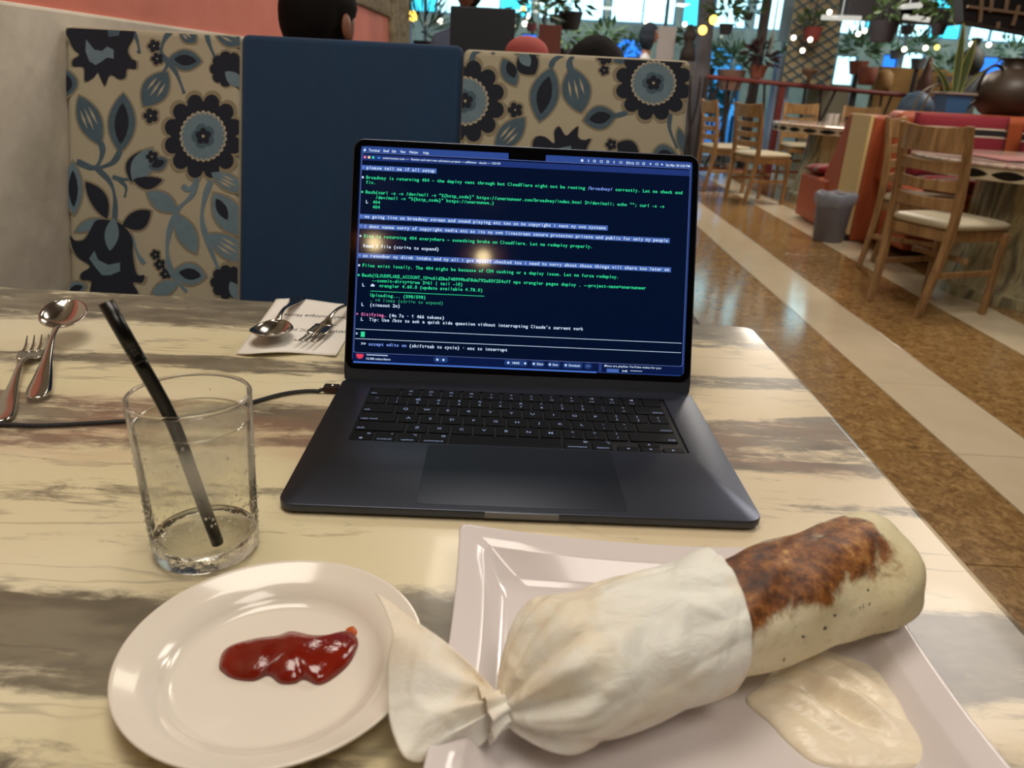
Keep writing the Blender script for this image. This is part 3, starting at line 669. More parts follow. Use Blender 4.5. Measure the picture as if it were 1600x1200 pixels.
# ------------------------------------------------------------------ cutlery
def spoon_parts(root, L=.195, bw=.0225, bl=.0355):
    b = MB(); nu, nv = 20, 24
    def top(u, v_):
        y = -bl+2*bl*v_; s = 2*v_-1; w = bw*math.sqrt(max(0, 1-s*s))*(1-.10*s); x = (2*u-1)*w
        q = max(0, 1-(x/bw)**2-(s)**2*.95); return (x, y, .0085+.0035*(-s if s < 0 else s*.6)-.0095*q**.75)
    b.grid(top, nu, nv); b.build('bowl', CHROME, root, smooth=True, solid=.0011)
    h = MB()
    st = [(bl*.90, .0042, .0095), (bl+.012, .0030, .0125), (bl+.035, .0028, .0130), (bl+.07, .0045, .0085), (bl+.10, .0078, .0050), (bl+.125, .0100, .0035), (bl+.137, .0075, .0032), (bl+.1405, .002, .0032)]
    st = catmull([Vector(s) for s in st], 5); vs = []; fs = []
    for y, w, z in st: vs += [(-w, y, z-.0003), (-w*.6, y, z+.0009), (w*.6, y, z+.0009), (w, y, z-.0003), (w*.6, y, z-.0014), (-w*.6, y, z-.0014)]
    k = len(st); fs = [(i*6+j, i*6+(j+1) % 6, (i+1)*6+(j+1) % 6, (i+1)*6+j) for i in range(k-1) for j in range(6)]+[tuple(range(6))[::-1], tuple((k-1)*6+j for j in range(6))]
    h.add(vs, fs); h.build('handle', CHROME, root, smooth=True)
def fork_parts(root):
    h = MB(); st = [(.028, .0105, .0050), (.036, .0055, .0085), (.052, .0030, .0120), (.075, .0028, .0130), (.11, .0045, .0085), (.14, .0078, .0050), (.165, .0100, .0035), (.176, .0075, .0032), (.1795, .002, .0032)]
    st = [Vector(s) for s in st]; st = catmull(st, 5); vs = []
    for y, w, z in st: vs += [(-w, y, z-.0003), (-w*.6, y, z+.0009), (w*.6, y, z+.0009), (w, y, z-.0003), (w*.6, y, z-.0014), (-w*.6, y, z-.0014)]
    k = len(st); fs = [(i*6+j, i*6+(j+1) % 6, (i+1)*6+(j+1) % 6, (i+1)*6+j) for i in range(k-1) for j in range(6)]+[tuple(range(6))[::-1], tuple((k-1)*6+j for j in range(6))]
    h.add(vs, fs); h.build('handle', CHROME, root, smooth=True)
    p = MB()
    def pal(u, v_):
        y = .002+.028*v_; w = .0118*(1-.12*v_**3); x = (2*u-1)*w; return (x, y, .0030+.0020*v_+.0018*(x/.0118)**2)
    p.grid(pal, 9, 8); p.build('palm', CHROME, root, smooth=True, solid=.0012)
    for i in range(4):
        x = -.0100+.00667*i; tn = MB()
        tn.tube([(x, .004, .0032), (x, -.010, .0022), (x, -.024, .0034), (x, -.038, .0082)], [.0015, .0014, .0012, .0006], 8); tn.build('tine', CHROME, root, smooth=True)
def lay(name, at, aim, lab, group, parts, z=0, pitch=0, roll=0):
    a, b = Vector(at), Vector(aim); d = b-a; rz = math.atan2(-d.x, d.y)
    r = empty(name, (a.x, a.y, z), rz, lab, name, group); r.rotation_euler = (pitch, roll, rz); parts(r); return r
lay('spoon', PZ(103, 517, .012).to_2d(), PZ(56, 628, .003).to_2d(), 'steel spoon lying bowl up on bare marble beside the left fork, reflecting coral wall', 'cutlery laid on the table', spoon_parts, .0225, -.115)
lay('fork', PZ(52, 548, .004).to_2d(), PZ(12, 632, .003).to_2d(), 'steel fork on bare marble near the left wall, its tines touching a spoon', 'cutlery laid on the table', fork_parts, .0004)
# napkin with print, pushed up at its front edge
nap = empty('paper_napkin', (-.265, .41, 0), 0, 'white paper napkin with printed palm emblem behind the laptop, under a spoon and fork', 'napkin')
q00, q10, q11, q01 = Vector((-.308, .300, 0)), Vector((-.203, .308, 0)), Vector((-.212, .506, 0)), Vector((-.330, .506, 0))
def napf(u, v_):
    p = q00.lerp(q10, u).lerp(q01.lerp(q11, u), v_)
    z = .0012+.0045*(1-v_)**3*(.5+.5*math.sin(u*7.2-1.0))+.0020*v_**6*(1+math.sin(u*6))
    return (p.x+.265, p.y-.41-.006*(1-v_)**3*math.sin(u*6.5), z)
MB().grid(napf, 24, 24).build('sheet', mat('napkin_paper', '#e6e2da', .8, bump=.3, bscale=400), nap, smooth=True, solid=.0009)
pm = MB()
def ntext(s, u0, v0, wd, em, mi, bold=.01):
    pm.mi = mi; vs, fs, x0, x1 = glyph(s, bold); out = []
    for vx, vy, _ in vs:
        u_ = u0-(vx-x0)/(x1-x0)*wd; v2 = v0-vy*em; p = napf(min(1, max(0, u_)), min(1, max(0, v2))); out.append((p[0], p[1], p[2]+.0007))
    pm.add(out, fs)
ntext('SAHARA EXOTIC SOUTHERN', .97, .44, .86, .075, 0, .0); ntext('Small Boutique Home', .90, .72, .70, .085, 0, .0)
random.seed(3)
for k in range(9):
    a = PI*(.06+.11*k); 
    pts_ = []
    u0, v0 = .70, .50; l_ = .10+.06*math.sin(k*2.1)
    p = [(0, -.008), (l_*.5, -.018), (l_*1.0, 0), (l_*.5, .018), (0, .008)]; pm.mi = 1
    f_ = []
    for a1, b1 in p:
        uu = u0+(a1*math.cos(a)-b1*math.sin(a)); vv = v0+(a1*math.sin(a)+b1*math.cos(a))*.62; q = napf(min(1, uu), vv); f_.append((q[0], q[1], q[2]+.0009))
    pm.face(f_)
pm.build('printed_emblem', [mat('print_ink', '#3a3f3f', .8), mat('print_green', '#4e8266', .8)], nap)
lay('spoon', (-.283, .345), (-.300, .50), 'steel spoon lying on the printed napkin, bowl towards the viewer', 'cutlery laid on the table', spoon_parts, .0085, -.035)
lay('fork', (-.238, .358), (-.222, .50), 'steel fork on the printed napkin close to the laptop screen', 'cutlery laid on the table', fork_parts, .0046, 0)

# ------------------------------------------------------------------ round plate with ketchup
pc = (-.1235, -.1545)
pl_ = empty('round_plate', (pc[0], pc[1], .0004), 0, 'round off-white china side plate holding ketchup in front of the glass', 'plate')
pp = [(0, .0030), (.046, .0030), (.050, .0034), (.0535, .0065), (.0565, .0105), (.064, .0130), (.0722, .0165), (.0738, .0172), (.0745, .0166), (.0740, .0155), (.065, .0112), (.056, .0078), (.051, .0020), (.046, .0004), (.044, 0), (.040, 0), (.039, .0012), (0, .0012)]
MB().lathe(pp, 96).build('plate_body', PLATE, pl_, smooth=True, merge=True)
pl_.children[0].rotation_euler = (0, 0, 0)
def blob(name, outline, cz, hf, matl, label, cat, rings=18, nseg=96):
    pts_ = catmull([Vector((p[0], p[1])) for p in outline], 10, True)
    cx = sum(p.x for p in pts_)/len(pts_); cy = sum(p.y for p in pts_)/len(pts_)
    m = MB(); vs = [(0, 0, hf(0, 0, 0))]; k = len(pts_)
    rr = [1-(1-(i+1)/rings)**1.6 for i in range(rings)]
    for r_ in rr:
        for p in pts_: x, y = (p.x-cx)*r_, (p.y-cy)*r_; vs.append((x, y, hf(x, y, r_)))
    fs = [(0, 1+j, 1+(j+1) % k) for j in range(k)]
    for i in range(rings-1):
        for j in range(k): a, b = 1+i*k+j, 1+i*k+(j+1) % k; fs.append((a, a+k, b+k, b))
    o0 = 1+(rings-1)*k; b0 = len(vs); vs += [(v_[0], v_[1], 0) for v_ in vs[o0:o0+k]]
    fs += [(o0+j, b0+j, b0+(j+1) % k, o0+(j+1) % k) for j in range(k)]+[tuple(b0+j for j in range(k))[::-1]]
    m.add(vs, fs); o = m.build(name, matl, None, smooth=True); o.location = (cx, cy, cz); tag(o, label, cat); return o
ko = [PZ(px, py, .007) for px, py in ((341, 1032), (350, 1010), (385, 996), (430, 989), (455, 981), (490, 988), (520, 986), (545, 980), (557, 988), (559, 1003), (545, 1030), (520, 1052), (497, 1062), (474, 1054), (460, 1060), (437, 1060), (418, 1048), (395, 1056), (365, 1053), (347, 1043))]
def kh_(x, y, r_):
    e = (1-r_**3)**.5 if r_ < 1 else 0
    b = 0
    for bx, by, s in ((-.035, -.003, .012), (-.016, .001, .010), (.002, .000, .012), (.022, -.006, .013), (.034, .004, .008)):
        b = max(b, math.exp(-((x-bx)**2+(y-by)**2)/(2*s*s)*.55))
    return .0004+e*(.0026+.0045*b)
blob('ketchup', ko, .0036, kh_, MATS['ketchup_red'], 'glossy dark red ketchup dollop smeared across the round plate', 'sauce')
sm_ = MB(); a_ = [PZ(px, py, .005) for px, py in ((540, 982), (551, 976), (558, 984), (553, 992))]
kt = blob('ketchup_smear', [(p.x, p.y) for p in a_], .0037, lambda x, y, r_: .0002+.0008*(1-r_**2)**.5 if r_ < 1 else .0001, mat('thin_ketchup', '#b5531f', .2), 'thin orange smear of ketchup at the right end of the dollop', 'sauce', 6)

# ------------------------------------------------------------------ rectangular plate
sx0, sx1, sy0, sy1 = -.040, .214, -.2440, -.046
sq = empty('square_plate', ((sx0+sx1)/2, (sy0+sy1)/2, .0004), 0, 'large square white plate with raised flared rim under the wrapped burrito', 'plate')
HWX, HWY = (sx1-sx0)/2, (sy1-sy0)/2
def sqloop(d, z, dip, r_, n=10, side=14):
    pts_ = []; cs = [(HWX-d, HWY-d), (-(HWX-d), HWY-d), (-(HWX-d), -(HWY-d)), (HWX-d, -(HWY-d))]
    for i in range(4):
        cx, cy = cs[i]; sxx, syy = (1 if cx > 0 else -1), (1 if cy > 0 else -1); a0 = i*PI/2
        for j in range(n+1):
            a = a0+PI/2*j/n; pts_.append((cx-sxx*r_+r_*math.cos(a), cy-syy*r_+r_*math.sin(a)))
        nx = cs[(i+1) % 4]; ex = (nx[0]-(1 if nx[0] > 0 else -1)*r_*(1 if i % 2 == 0 else 0), nx[1]-(1 if nx[1] > 0 else -1)*r_*(0 if i % 2 == 0 else 1))
        sx_, sy_ = pts_[-1]
        for j in range(1, side):
            f = j/side; pts_.append((sx_+(ex[0]-sx_)*f, sy_+(ex[1]-sy_)*f))
    out = []
    for x, y in pts_:
        fx, fy = min(1, abs(x)/(HWX-d)), min(1, abs(y)/(HWY-d)); c_ = min(fx, fy)   # 1 in a corner, 0 mid-side
        q = (1-c_**2); sc = dip*q
        if fx > fy: x -= math.copysign(.0035*q*(dip > 0), x)
        else: y -= math.copysign(.0035*q*(dip > 0), y)
        out.append((x, y, z-sc))
    return out
LP = [sqloop(0, .0262, .006, .006), sqloop(.0006, .0270, .006, .006), sqloop(.0020, .0266, .006, .005), sqloop(.0150, .0225, .004, .005), sqloop(.0170, .0208, .003, .006), sqloop(.0260, .0085, 0, .012), sqloop(.034, .0050, 0, .014), sqloop(.060, .0046, 0, .012), sqloop(.075, .0045, 0, .008)]
BT = [sqloop(.0020, .0225, .006, .006), sqloop(.016, .0175, .003, .006), sqloop(.030, .0020, 0, .012), sqloop(.034, .0, 0, .012)]
m = MB(); n_ = len(LP[0]); al = LP; vs = [p for l in al for p in l]
fs = [(i*n_+j, (i)*n_+(j+1) % n_, (i+1)*n_+(j+1) % n_, (i+1)*n_+j) for i in range(len(al)-1) for j in range(n_)]+[tuple((len(al)-1)*n_+j for j in range(n_))]
b0 = len(vs); bl = [LP[0]]+BT; vs += [p for l in bl[1:] for p in l]
idx = [list(range(n_))]+[[b0+i*n_+j for j in range(n_)] for i in range(len(BT))]
for i in range(len(idx)-1):
    for j in range(n_): fs.append((idx[i][(j+1) % n_], idx[i][j], idx[i+1][j], idx[i+1][(j+1) % n_]))
fs.append(tuple(idx[-1])[::-1]); m.add(vs, fs)
m.build('plate_body', SQP, sq, smooth=True, merge=True)

# ------------------------------------------------------------------ garlic sauce
so = [PZ(px, py, .010) for px, py in ((1168, 1084), (1190, 1062), (1207, 1040), (1222, 1012), (1262, 1003), (1300, 1010), (1350, 1026), (1395, 1052), (1420, 1085), (1448, 1130), (1463, 1160), (1450, 1184), (1400, 1192), (1330, 1190), (1275, 1180), (1235, 1150), (1205, 1118))]
dirv = (PZ(1400, 1140, .01)-PZ(1240, 1060, .01)).normalized(); nrm = Vector((-dirv.y, dirv.x, 0))
def gh(x, y, r_):
    e = (1-r_**2.6)**.55 if r_ < 1 else 0
    w = x*nrm.x+y*nrm.y; l_ = x*dirv.x+y*dirv.y
    ridge = math.sin(w*330+.9*math.sin(l_*60)+.6)*(.5+.5*math.cos(min(1, r_)*PI))
    return .0005+e*(.0072+.0060*ridge+.0016*math.sin(l_*90+w*120)*(1-r_))
blob('garlic_sauce', so, .0050, gh, MATS['garlic_sauce'], 'swirled dollop of creamy white garlic sauce on the square plate', 'sauce')

# ------------------------------------------------------------------ burrito and its paper
random.seed(7)
from mathutils import noise as mnoise
BA = PZ(788, 1080, .0362); BE = PZ(1392, 876, .0475)
bax = (BE-BA); BLN = bax.length; bd = bax.normalized()
yaw = math.atan2(bd.y, bd.x); pit = -math.asin(bd.z)
bur = empty('burrito', tuple(BA), 0, 'grilled flour tortilla burrito with browned top, half wrapped in white paper', 'burrito'); bur.rotation_euler = (0, pit, yaw)
def bf(u_, v_):
    s = v_; x = .030+(BLN-.030+.012)*s
    R_ = .0280
    e = 1-max(0, (x-(BLN-.012))/.024)**2.2; e = max(e, .0)**.5 if x > BLN-.012 else 1
    a = 2*PI*u_
    rr = R_*e*(1+.05*math.sin(a*2+x*30)+.035*math.sin(a*5+x*60))
    nz = mnoise.noise(Vector((x*40, math.cos(a)*1.3, math.sin(a)*1.3)))*.0028*min(1, e*1.5)
    lx = .006*math.sin(max(0, (x-(BLN-.03))/.04)*1.5)*math.cos(a)
    nz += .0022*math.exp(-((a-1.75-.8*math.sin(x*22))/.16)**2)*min(1, e*1.5)
    return (x+lx, (rr+nz)*math.cos(a)*1.12, (rr+nz)*math.sin(a)*.94-.001)
bm_ = MB().grid(bf, 72, 90, True); k = 72*89; bm_.f.append(tuple(k+j for j in range(72))); bm_.m.append(0)
bm_.build('tortilla', MATS['toasted_tortilla'], bur, smooth=True)
def flap(u_, v_):
    a = .95+.55*v_; x = .125+.10*u_; w = 4*u_*(1-u_)
    rr = .0325+.0028*w*(1-v_)+.001*math.sin(u_*9)
    return (x, rr*math.cos(a)*1.10, rr*math.sin(a)*.95)
pap = empty('wrapping_paper', tuple(BA), 0, 'white greaseproof paper sleeve around the burrito with a twisted tail', 'paper'); pap.rotation_euler = (0, pit, yaw)
def pf(u_, v_):
    a = 2*PI*u_; L1 = .1140
    x = L1*v_
    # mouth of the sleeve is cut on the slant
    x += v_**3*(.008*math.cos(a)+.006*math.sin(a))
    t_ = min(1, v_/.30); R_ = .0055+(.0305-.0055)*math.sin(t_*PI/2)**.8
    R_ += .0012*v_
    pl = (1-t_)**1.0
    rr = R_*(1+pl*.26*math.sin(a*11+3*math.sin(a))+.05*max(0, 1-t_)**.7*min(1, t_*4)*math.sin(a*19+2*math.sin(2*a))) + .0018*mnoise.noise(Vector((x*38, 2.2*math.cos(a), 2.2*math.sin(a))))*min(1, t_*1.3)
    crease = .0042*abs(mnoise.noise(Vector((x*24+5, 1.9*math.cos(a)+3, 1.9*math.sin(a)))))-.001
    rr += crease*t_
    dz = -.010*(1-t_)**1.5
    return (x, rr*math.cos(a)*1.12, rr*math.sin(a)*.97+dz)
MB().grid(pf, 144, 110, True).build('sleeve', MATS['wrap_paper'], pap, smooth=True, solid=.0005)
Mi = (Matrix.Translation(BA) @ Euler((0, pit, yaw)).to_matrix().to_4x4()).inverted()
tw = BA+bd*.001+Vector((0, 0, -.010))
edge = catmull([PZ(px, py, z) for px, py, z in ((586, 926, .046), (612, 985, .046), (606, 1040, .036), (606, 1090, .030), (616, 1150, .026), (640, 1196, .020), (700, 1180, .014), (752, 1160, .016))], 8)
mid = catmull([PZ(px, py, z) for px, py, z in ((650, 962, .052), (690, 1010, .046), (690, 1050, .042), (692, 1085, .040), (700, 1115, .034), (715, 1135, .027), (740, 1142, .022), (770, 1140, .020))], 8)
def tf(u_, v_):
    i = u_*(len(edge)-1); i0 = int(min(i, len(edge)-2)); f = i-i0
    e = edge[i0].lerp(edge[i0+1], f); m_ = mid[i0].lerp(mid[i0+1], f)
    rim = tw+Vector((-.001, .004*(1-2*u_), .004*math.sin(u_*PI)))
    p = rim*(1-v_)**2+m_*2*v_*(1-v_)*1.0+e*v_*v_
    p.z += .0034*math.sin(u_*24+1)*(1-v_)*min(1, v_*5)+.003*mnoise.noise(p*45)*v_+.0022*math.sin(u_*11)*v_
    return tuple(Mi @ p)
MB().grid(tf, 90, 40).build('twisted_tail', MATS['wrap_paper'], pap, smooth=True, solid=.0005)
kn = MB()
def kf(u_, v_):
    a = 2*PI*u_; x = -.010+.020*v_; r_ = .0065+.004*abs(2*v_-1)**1.5
    r_ *= 1+.22*math.sin(a*8+v_*3); return (x, r_*math.cos(a), r_*math.sin(a)-.010)
kn.grid(kf, 64, 14, True).build('twist', MATS['wrap_paper'], pap, smooth=True, solid=.0005)
# ------------------------------------------------------------------ bench behind the table
AL = math.atan(.267); BO = Vector((0, .885, -.10)); BU = Vector((0, math.sin(AL), math.cos(AL))); BNn = Vector((0, -math.cos(AL), math.sin(AL)))
BM = Matrix(((1, 0, 0, BO.x), (0, BU.y, BNn.y, BO.y), (0, BU.z, BNn.z, BO.z), (0, 0, 0, 1)))   # columns x, up, towards the viewer
def BP(px, py):
    d = ray(px, py); t_ = BNn.dot(BO-CAM)/BNn.dot(d); q = CAM+d*t_-BO; return (q.x, q.dot(BU))
ben = empty('banquette', (-.28, .9, FL), 0, 'high backed banquette bench with floral and navy velvet panels behind the table', 'bench')
def bloc(mb): return mb.xf(Matrix.Translation(-ben.location) @ BM)
TT = BP(722, 70)[1]
x1_, x2_, x3_, x4_ = WX+.004, BP(375, 250)[0], BP(722, 120)[0], .270
def panel(name, xa, xb, w, m, top, label=None):
    o = bloc(MB().box((xa, -.26, -.10), (xb, top, w))).build(name, m, ben, bevel=.012, seg=4, smooth=True, auto=.6)
    if label: o['label'] = label
panel('back_panel', x1_, x2_, .0, MATS['beige_weave'], TT, 'beige panel with navy and slate floral print beside the wall')
panel('back_panel', x2_+.0005, x3_-.0005, .004, MATS['blue_velvet'], TT, 'plain navy velvet panel in the middle')
panel('back_panel', x3_, x4_, .0, MATS['beige_weave'], TT-.004, 'beige panel with large navy daisies behind the laptop')
MB().box((WX+.004, .46, FL+.28), (x4_, .83, -.30)).xf(Matrix.Translation(-ben.location)).build('seat_cushion', MATS['blue_velvet'], ben, bevel=.02, seg=3)
MB().box((WX+.004, .50, FL), (x4_-.01, .98, FL+.28)).xf(Matrix.Translation(-ben.location)).build('plinth', mat('dark_wood', '#2a1c14', .5), ben)
NAVY, SLATE, LSL, HALO = mat('print_navy', '#151a28', .9, sheen=.1), mat('print_slate', '#465a68', .9, var=.25, vscale=60), mat('print_pale_slate', '#657a86', .9, var=.2, vscale=60), mat('print_halo', '#857c66', .9)
PM = [NAVY, SLATE, LSL, HALO, MATS['beige_weave']]
class Print:
    def __init__(s, xa, xb, top): s.mb = MB(); s.z = .0004; s.xa = xa; s.xb = xb; s.top = top; s.k = 0
    def poly(s, pts, mi, lvl):
        q = [BP(*p) for p in pts]
        # clip to the panel
        for ax, lim, sg in ((0, s.xa+.002, 1), (0, s.xb-.002, -1), (1, s.top-.006, -1)):
            out = []
            for i in range(len(q)):
                a, b = q[i-1], q[i]; ia, ib = (a[ax]-lim)*sg >= 0, (b[ax]-lim)*sg >= 0
                if ia != ib:
                    f = (lim-a[ax])/(b[ax]-a[ax]); out.append((a[0]+(b[0]-a[0])*f, a[1]+(b[1]-a[1])*f))
                if ib: out.append(b)
            q = out
            if len(q) < 3: return
        s.k += 1; z = .0003+lvl*.00035+s.k*.0000015
        s.mb.mi = mi
        b = bmesh.new(); vs = [b.verts.new((x, y, z)) for x, y in q]
        try:
            f = b.faces.new(vs); bmesh.ops.triangulate(b, faces=[f], ngon_method='BEAUTY')
            b.verts.index_update(); s.mb.add([tuple(v.co) for v in b.verts], [tuple(v.index for v in f.verts) for f in b.faces])
        except Exception: pass
        b.free()
    def leaf(s, a, b, w, mi=1, inner=None, halo=True, bend=.0, slits=False):
        ax, ay = a; bx, by = b; dx, dy = bx-ax, by-ay; L = math.hypot(dx, dy); ux, uy = dx/L, dy/L; nx, ny = -uy, ux
        def shp(w_, e=0, t0=0, t1=1):
            up, dn = [], []
            for i in range(13):
                t = i/12; f = t0+(t1-t0)*t; h = w_/2*math.sin(PI*t)**.8
                cx, cy = ax+ux*(L*f)+nx*bend*math.sin(PI*f)+ux*e*(2*t-1), ay+uy*(L*f)+ny*bend*math.sin(PI*f)+uy*e*(2*t-1)
                up.append((cx+nx*h, cy+ny*h)); dn.append((cx-nx*h, cy-ny*h))
            return up+dn[::-1][1:-1]
        if halo: s.poly(shp(w+6, 4), 3, 0)
        s.poly(shp(w), mi, 1)
        if inner is not None: s.poly(shp(w*.52, 0, .16, .86), inner, 2)
        if slits:
            for k in (-1, 0, 1):
                cx0, cy0 = ax+ux*L*.25+nx*k*w*.20, ay+uy*L*.25+ny*k*w*.20
                cx1, cy1 = ax+ux*L*(.72-.08*abs(k))+nx*k*w*.24, ay+uy*L*(.72-.08*abs(k))+ny*k*w*.24
                mx, my = (cx0+cx1)/2, (cy0+cy1)/2
                s.poly([(cx0, cy0), (mx+nx*2, my+ny*2), (cx1, cy1), (mx-nx*2, my-ny*2)], 4, 2)
    def stem(s, pts, w=7, mi=1):
        p = catmull([Vector(q) for q in pts], 6); L_, R_ = [], []
        for i in range(len(p)):
            t = (p[min(i+1, len(p)-1)]-p[max(i-1, 0)]).normalized(); n = Vector((-t.y, t.x)); ww = w/2*(.75+.25*math.sin(i*.5))
            L_.append(p[i]+n*ww); R_.append(p[i]-n*ww)
        for i in range(len(p)-1): s.poly([tuple(L_[i]), tuple(L_[i+1]), tuple(R_[i+1]), tuple(R_[i])], mi, .6)
    def rosette(s, c, R_, n, mi, lvl, depth=.2, ph=0, asp=1.0, rot=0, cusp=True):
        pts = []
        for i in range(n*8):
            a = 2*PI*i/(n*8); q = abs(math.sin(a*n/2+ph)) if cusp else (.5+.5*math.sin(a*n+ph)); r = R_*(1-depth+depth*q**.6)
            pts.append((c[0]+r*math.cos(a+rot), c[1]+r*asp*math.sin(a+rot)))
        s.poly(pts, mi, lvl)
    def daisy(s, c, R_, asp=1.1):
        s.rosette(c, R_*1.10, 12, 3, 0, .16, asp=asp); s.rosette(c, R_, 12, 0, 1, .20, asp=asp)
        s.rosette(c, R_*.60, 26, 4, 1.6, .10, asp=asp); s.rosette(c, R_*.55, 26, 2, 2, .10, asp=asp, ph=.4)
        s.rosette(c, R_*.30, 5, 1, 2.3, .2, asp=asp); s.rosette(c, R_*.20, 5, 0, 2.6, .32, asp=asp, rot=.3); s.rosette(c, R_*.035, 5, 4, 3, .0, asp=asp)
    def small(s, c, r):
        s.rosette(c, r*1.3, 5, 3, 0, .2); s.rosette(c, r, 5, 0, 1, .35); s.rosette(c, r*.12, 5, 4, 2, 0)
    def done(s, name='floral_print'): return bloc(s.mb).build(name, PM, ben)
p = Print(x1_, x2_, TT)
def bloom(p, out, cen, cm=2):
    cx = sum(q[0] for q in out)/len(out); cy = sum(q[1] for q in out)/len(out)
    o2 = catmull([Vector(q) for q in out], 4, True)
    p.poly([(cx+(q.x-cx)*1.07, cy+(q.y-cy)*1.07) for q in o2], 3, 0); p.poly([tuple(q) for q in o2], 0, 1); p.poly(cen, cm, 2)
bloom(p, [(106, 45), (150, 36), (205, 38), (209, 58), (200, 78), (206, 92), (213, 96), (212, 108), (199, 108), (196, 121), (186, 124), (176, 118), (170, 120), (164, 134), (157, 122), (153, 114), (146, 122), (133, 127), (131, 106), (115, 104), (114, 94), (124, 86), (116, 78), (108, 62)],
      [(135, 62), (148, 78), (160, 80), (168, 73), (178, 78), (178, 92), (168, 90), (160, 96), (150, 102), (140, 96), (134, 80)])
p.stem([(206, 45), (214, 62), (218, 80)], 7)
p.stem([(214, 80), (220, 83)], 4)
p.poly([(168, 44), (190, 42), (186, 56), (170, 58)], 1, 2)
p.small((241, 72), 10); p.small((246, 92), 10); p.small((236, 181), 12); p.small((243, 398), 8); p.small((250, 413), 9); p.small((259, 428), 9)
p.stem([(272, 44), (258, 60), (252, 82), (262, 98), (256, 112)], 9); p.stem([(262, 96), (276, 115), (288, 146)], 8); p.stem([(322, 48), (327, 68), (336, 90)], 8)
p.leaf((264, 92), (315, 96), 32, 1, 0); p.leaf((262, 112), (224, 166), 40, 1, slits=True); p.leaf((283, 44), (306, 66), 24, 1, slits=True); p.leaf((335, 45), (385, 66), 34, 1, slits=True)
p.leaf((104, 110), (106, 150), 32, 1, 0); p.leaf((124, 150), (157, 226), 36, 1, slits=True); p.leaf((193, 146), (188, 238), 42, 1, 0)
p.rosette((357, 107), 31, 9, 3, 0, .12, asp=1.0); p.rosette((356, 108), 28, 9, 0, 1, .15); p.leaf((352, 112), (380, 136), 20, 2, halo=False)
p.stem([(158, 222), (160, 240), (148, 262), (120, 252)], 10); p.stem([(188, 236), (176, 254), (150, 264)], 10); p.stem([(150, 262), (172, 284), (180, 312), (179, 346)], 9); p.stem([(176, 276), (190, 280), (212, 280)], 7); p.stem([(185, 280), (197, 292), (195, 308)], 6)
p.daisy((318, 213), 62, 1.08)
p.leaf((206, 285), (222, 236), 22, 0, bend=-6); p.leaf((208, 284), (238, 232), 34, 2); p.leaf((232, 262), (262, 250), 22, 1, 0); p.small((238, 245), 10); p.leaf((208, 281), (254, 281), 20, 0, bend=5)
p.leaf((114, 252), (116, 336), 28, 2, 0); p.leaf((134, 284), (168, 342), 26, 0, bend=-4); p.leaf((192, 352), (236, 330), 30, 0, bend=4); p.leaf((158, 342), (118, 362), 16, 2)
bloom(p, [(150, 345), (165, 343), (190, 350), (207, 372), (208, 398), (214, 428), (226, 430), (222, 442), (208, 442), (213, 462), (146, 460), (143, 440), (127, 437), (128, 426), (141, 416), (122, 402), (113, 386), (110, 368), (118, 376), (132, 374), (142, 358)],
      [(148, 392), (154, 406), (170, 414), (188, 410), (188, 424), (172, 430), (160, 430), (150, 418), (140, 404)])
p.leaf((178, 340), (172, 392), 22, 2, halo=False); p.stem([(192, 356), (208, 376), (216, 398), (226, 412)], 7, 2)
p.stem([(308, 278), (300, 305), (278, 328), (264, 366), (262, 400), (270, 428), (292, 456)], 10, 2); p.stem([(285, 290), (296, 296), (308, 280)], 9, 2)
p.leaf((230, 300), (278, 330), 28, 2); p.leaf((276, 334), (307, 396), 30, 2); p.leaf((272, 424), (322, 432), 34, 2, 0)
p.stem([(330, 282), (320, 310), (316, 345), (328, 385), (342, 422)], 10, 2); p.leaf((334, 302), (378, 368), 42, 2); p.leaf((338, 310), (356, 344), 16, 0, halo=False); p.leaf((326, 366), (390, 408), 34, 2, slits=True); p.leaf((330, 270), (385, 300), 24, 2, slits=True)
p.rosette((357, 440), 30, 9, 3, 0, .12, asp=1.05); p.rosette((356, 441), 27, 9, 0, 1, .15); p.leaf((360, 440), (376, 470), 18, 2, halo=False)
p.leaf((238, 458), (278, 442), 22, 2); p.leaf((104, 455), (135, 446), 20, 2, 0)
p.done()
p = Print(x3_, x4_, TT-.004)
p.daisy((727, 158), 62, 1.05); p.stem([(736, 104), (742, 82), (768, 78)], 9); p.stem([(768, 78), (772, 84)], 6)
p.leaf((800, 78), (843, 84), 22, 0, bend=-4); p.leaf((812, 84), (836, 116), 36, 0); p.leaf((812, 80), (828, 104), 18, 2, halo=False); p.leaf((786, 92), (806, 134), 26, 1); p.leaf((794, 96), (804, 122), 16, 0, halo=False)
p.leaf((862, 106), (843, 190), 44, 1, 0, bend=2); p.stem([(860, 106), (868, 92), (896, 80)], 9)
p.leaf((893, 106), (908, 176), 44, 1, slits=True); p.stem([(892, 112), (890, 96), (900, 82)], 11)
p.small((945, 90), 12); p.small((944, 110), 8); p.leaf((958, 96), (990, 88), 14, 1); p.daisy((1021, 130), 60, .98)
p.leaf((912, 188), (962, 180), 36, 1, 0); p.stem([(958, 182), (980, 176)], 8); p.small((805, 172), 12); p.leaf((774, 234), (820, 184), 34, 1, slits=True)
bloom(p, [(832, 228), (838, 214), (852, 214), (866, 224), (866, 206), (874, 198), (884, 212), (894, 204), (903, 198), (903, 214), (912, 219), (923, 217), (916, 234), (914, 262), (840, 262)], [(872, 232), (892, 228), (896, 260), (870, 260)])
p.small((955, 226), 9); p.leaf((964, 224), (998, 244), 30, 0); p.leaf((1018, 246), (1056, 240), 34, 1, 0); p.stem([(1048, 178), (1046, 200), (1058, 232)], 7); p.leaf((1060, 200), (1070, 240), 14, 1)
p.leaf((728, 232), (760, 270), 30, 1)
p.done()
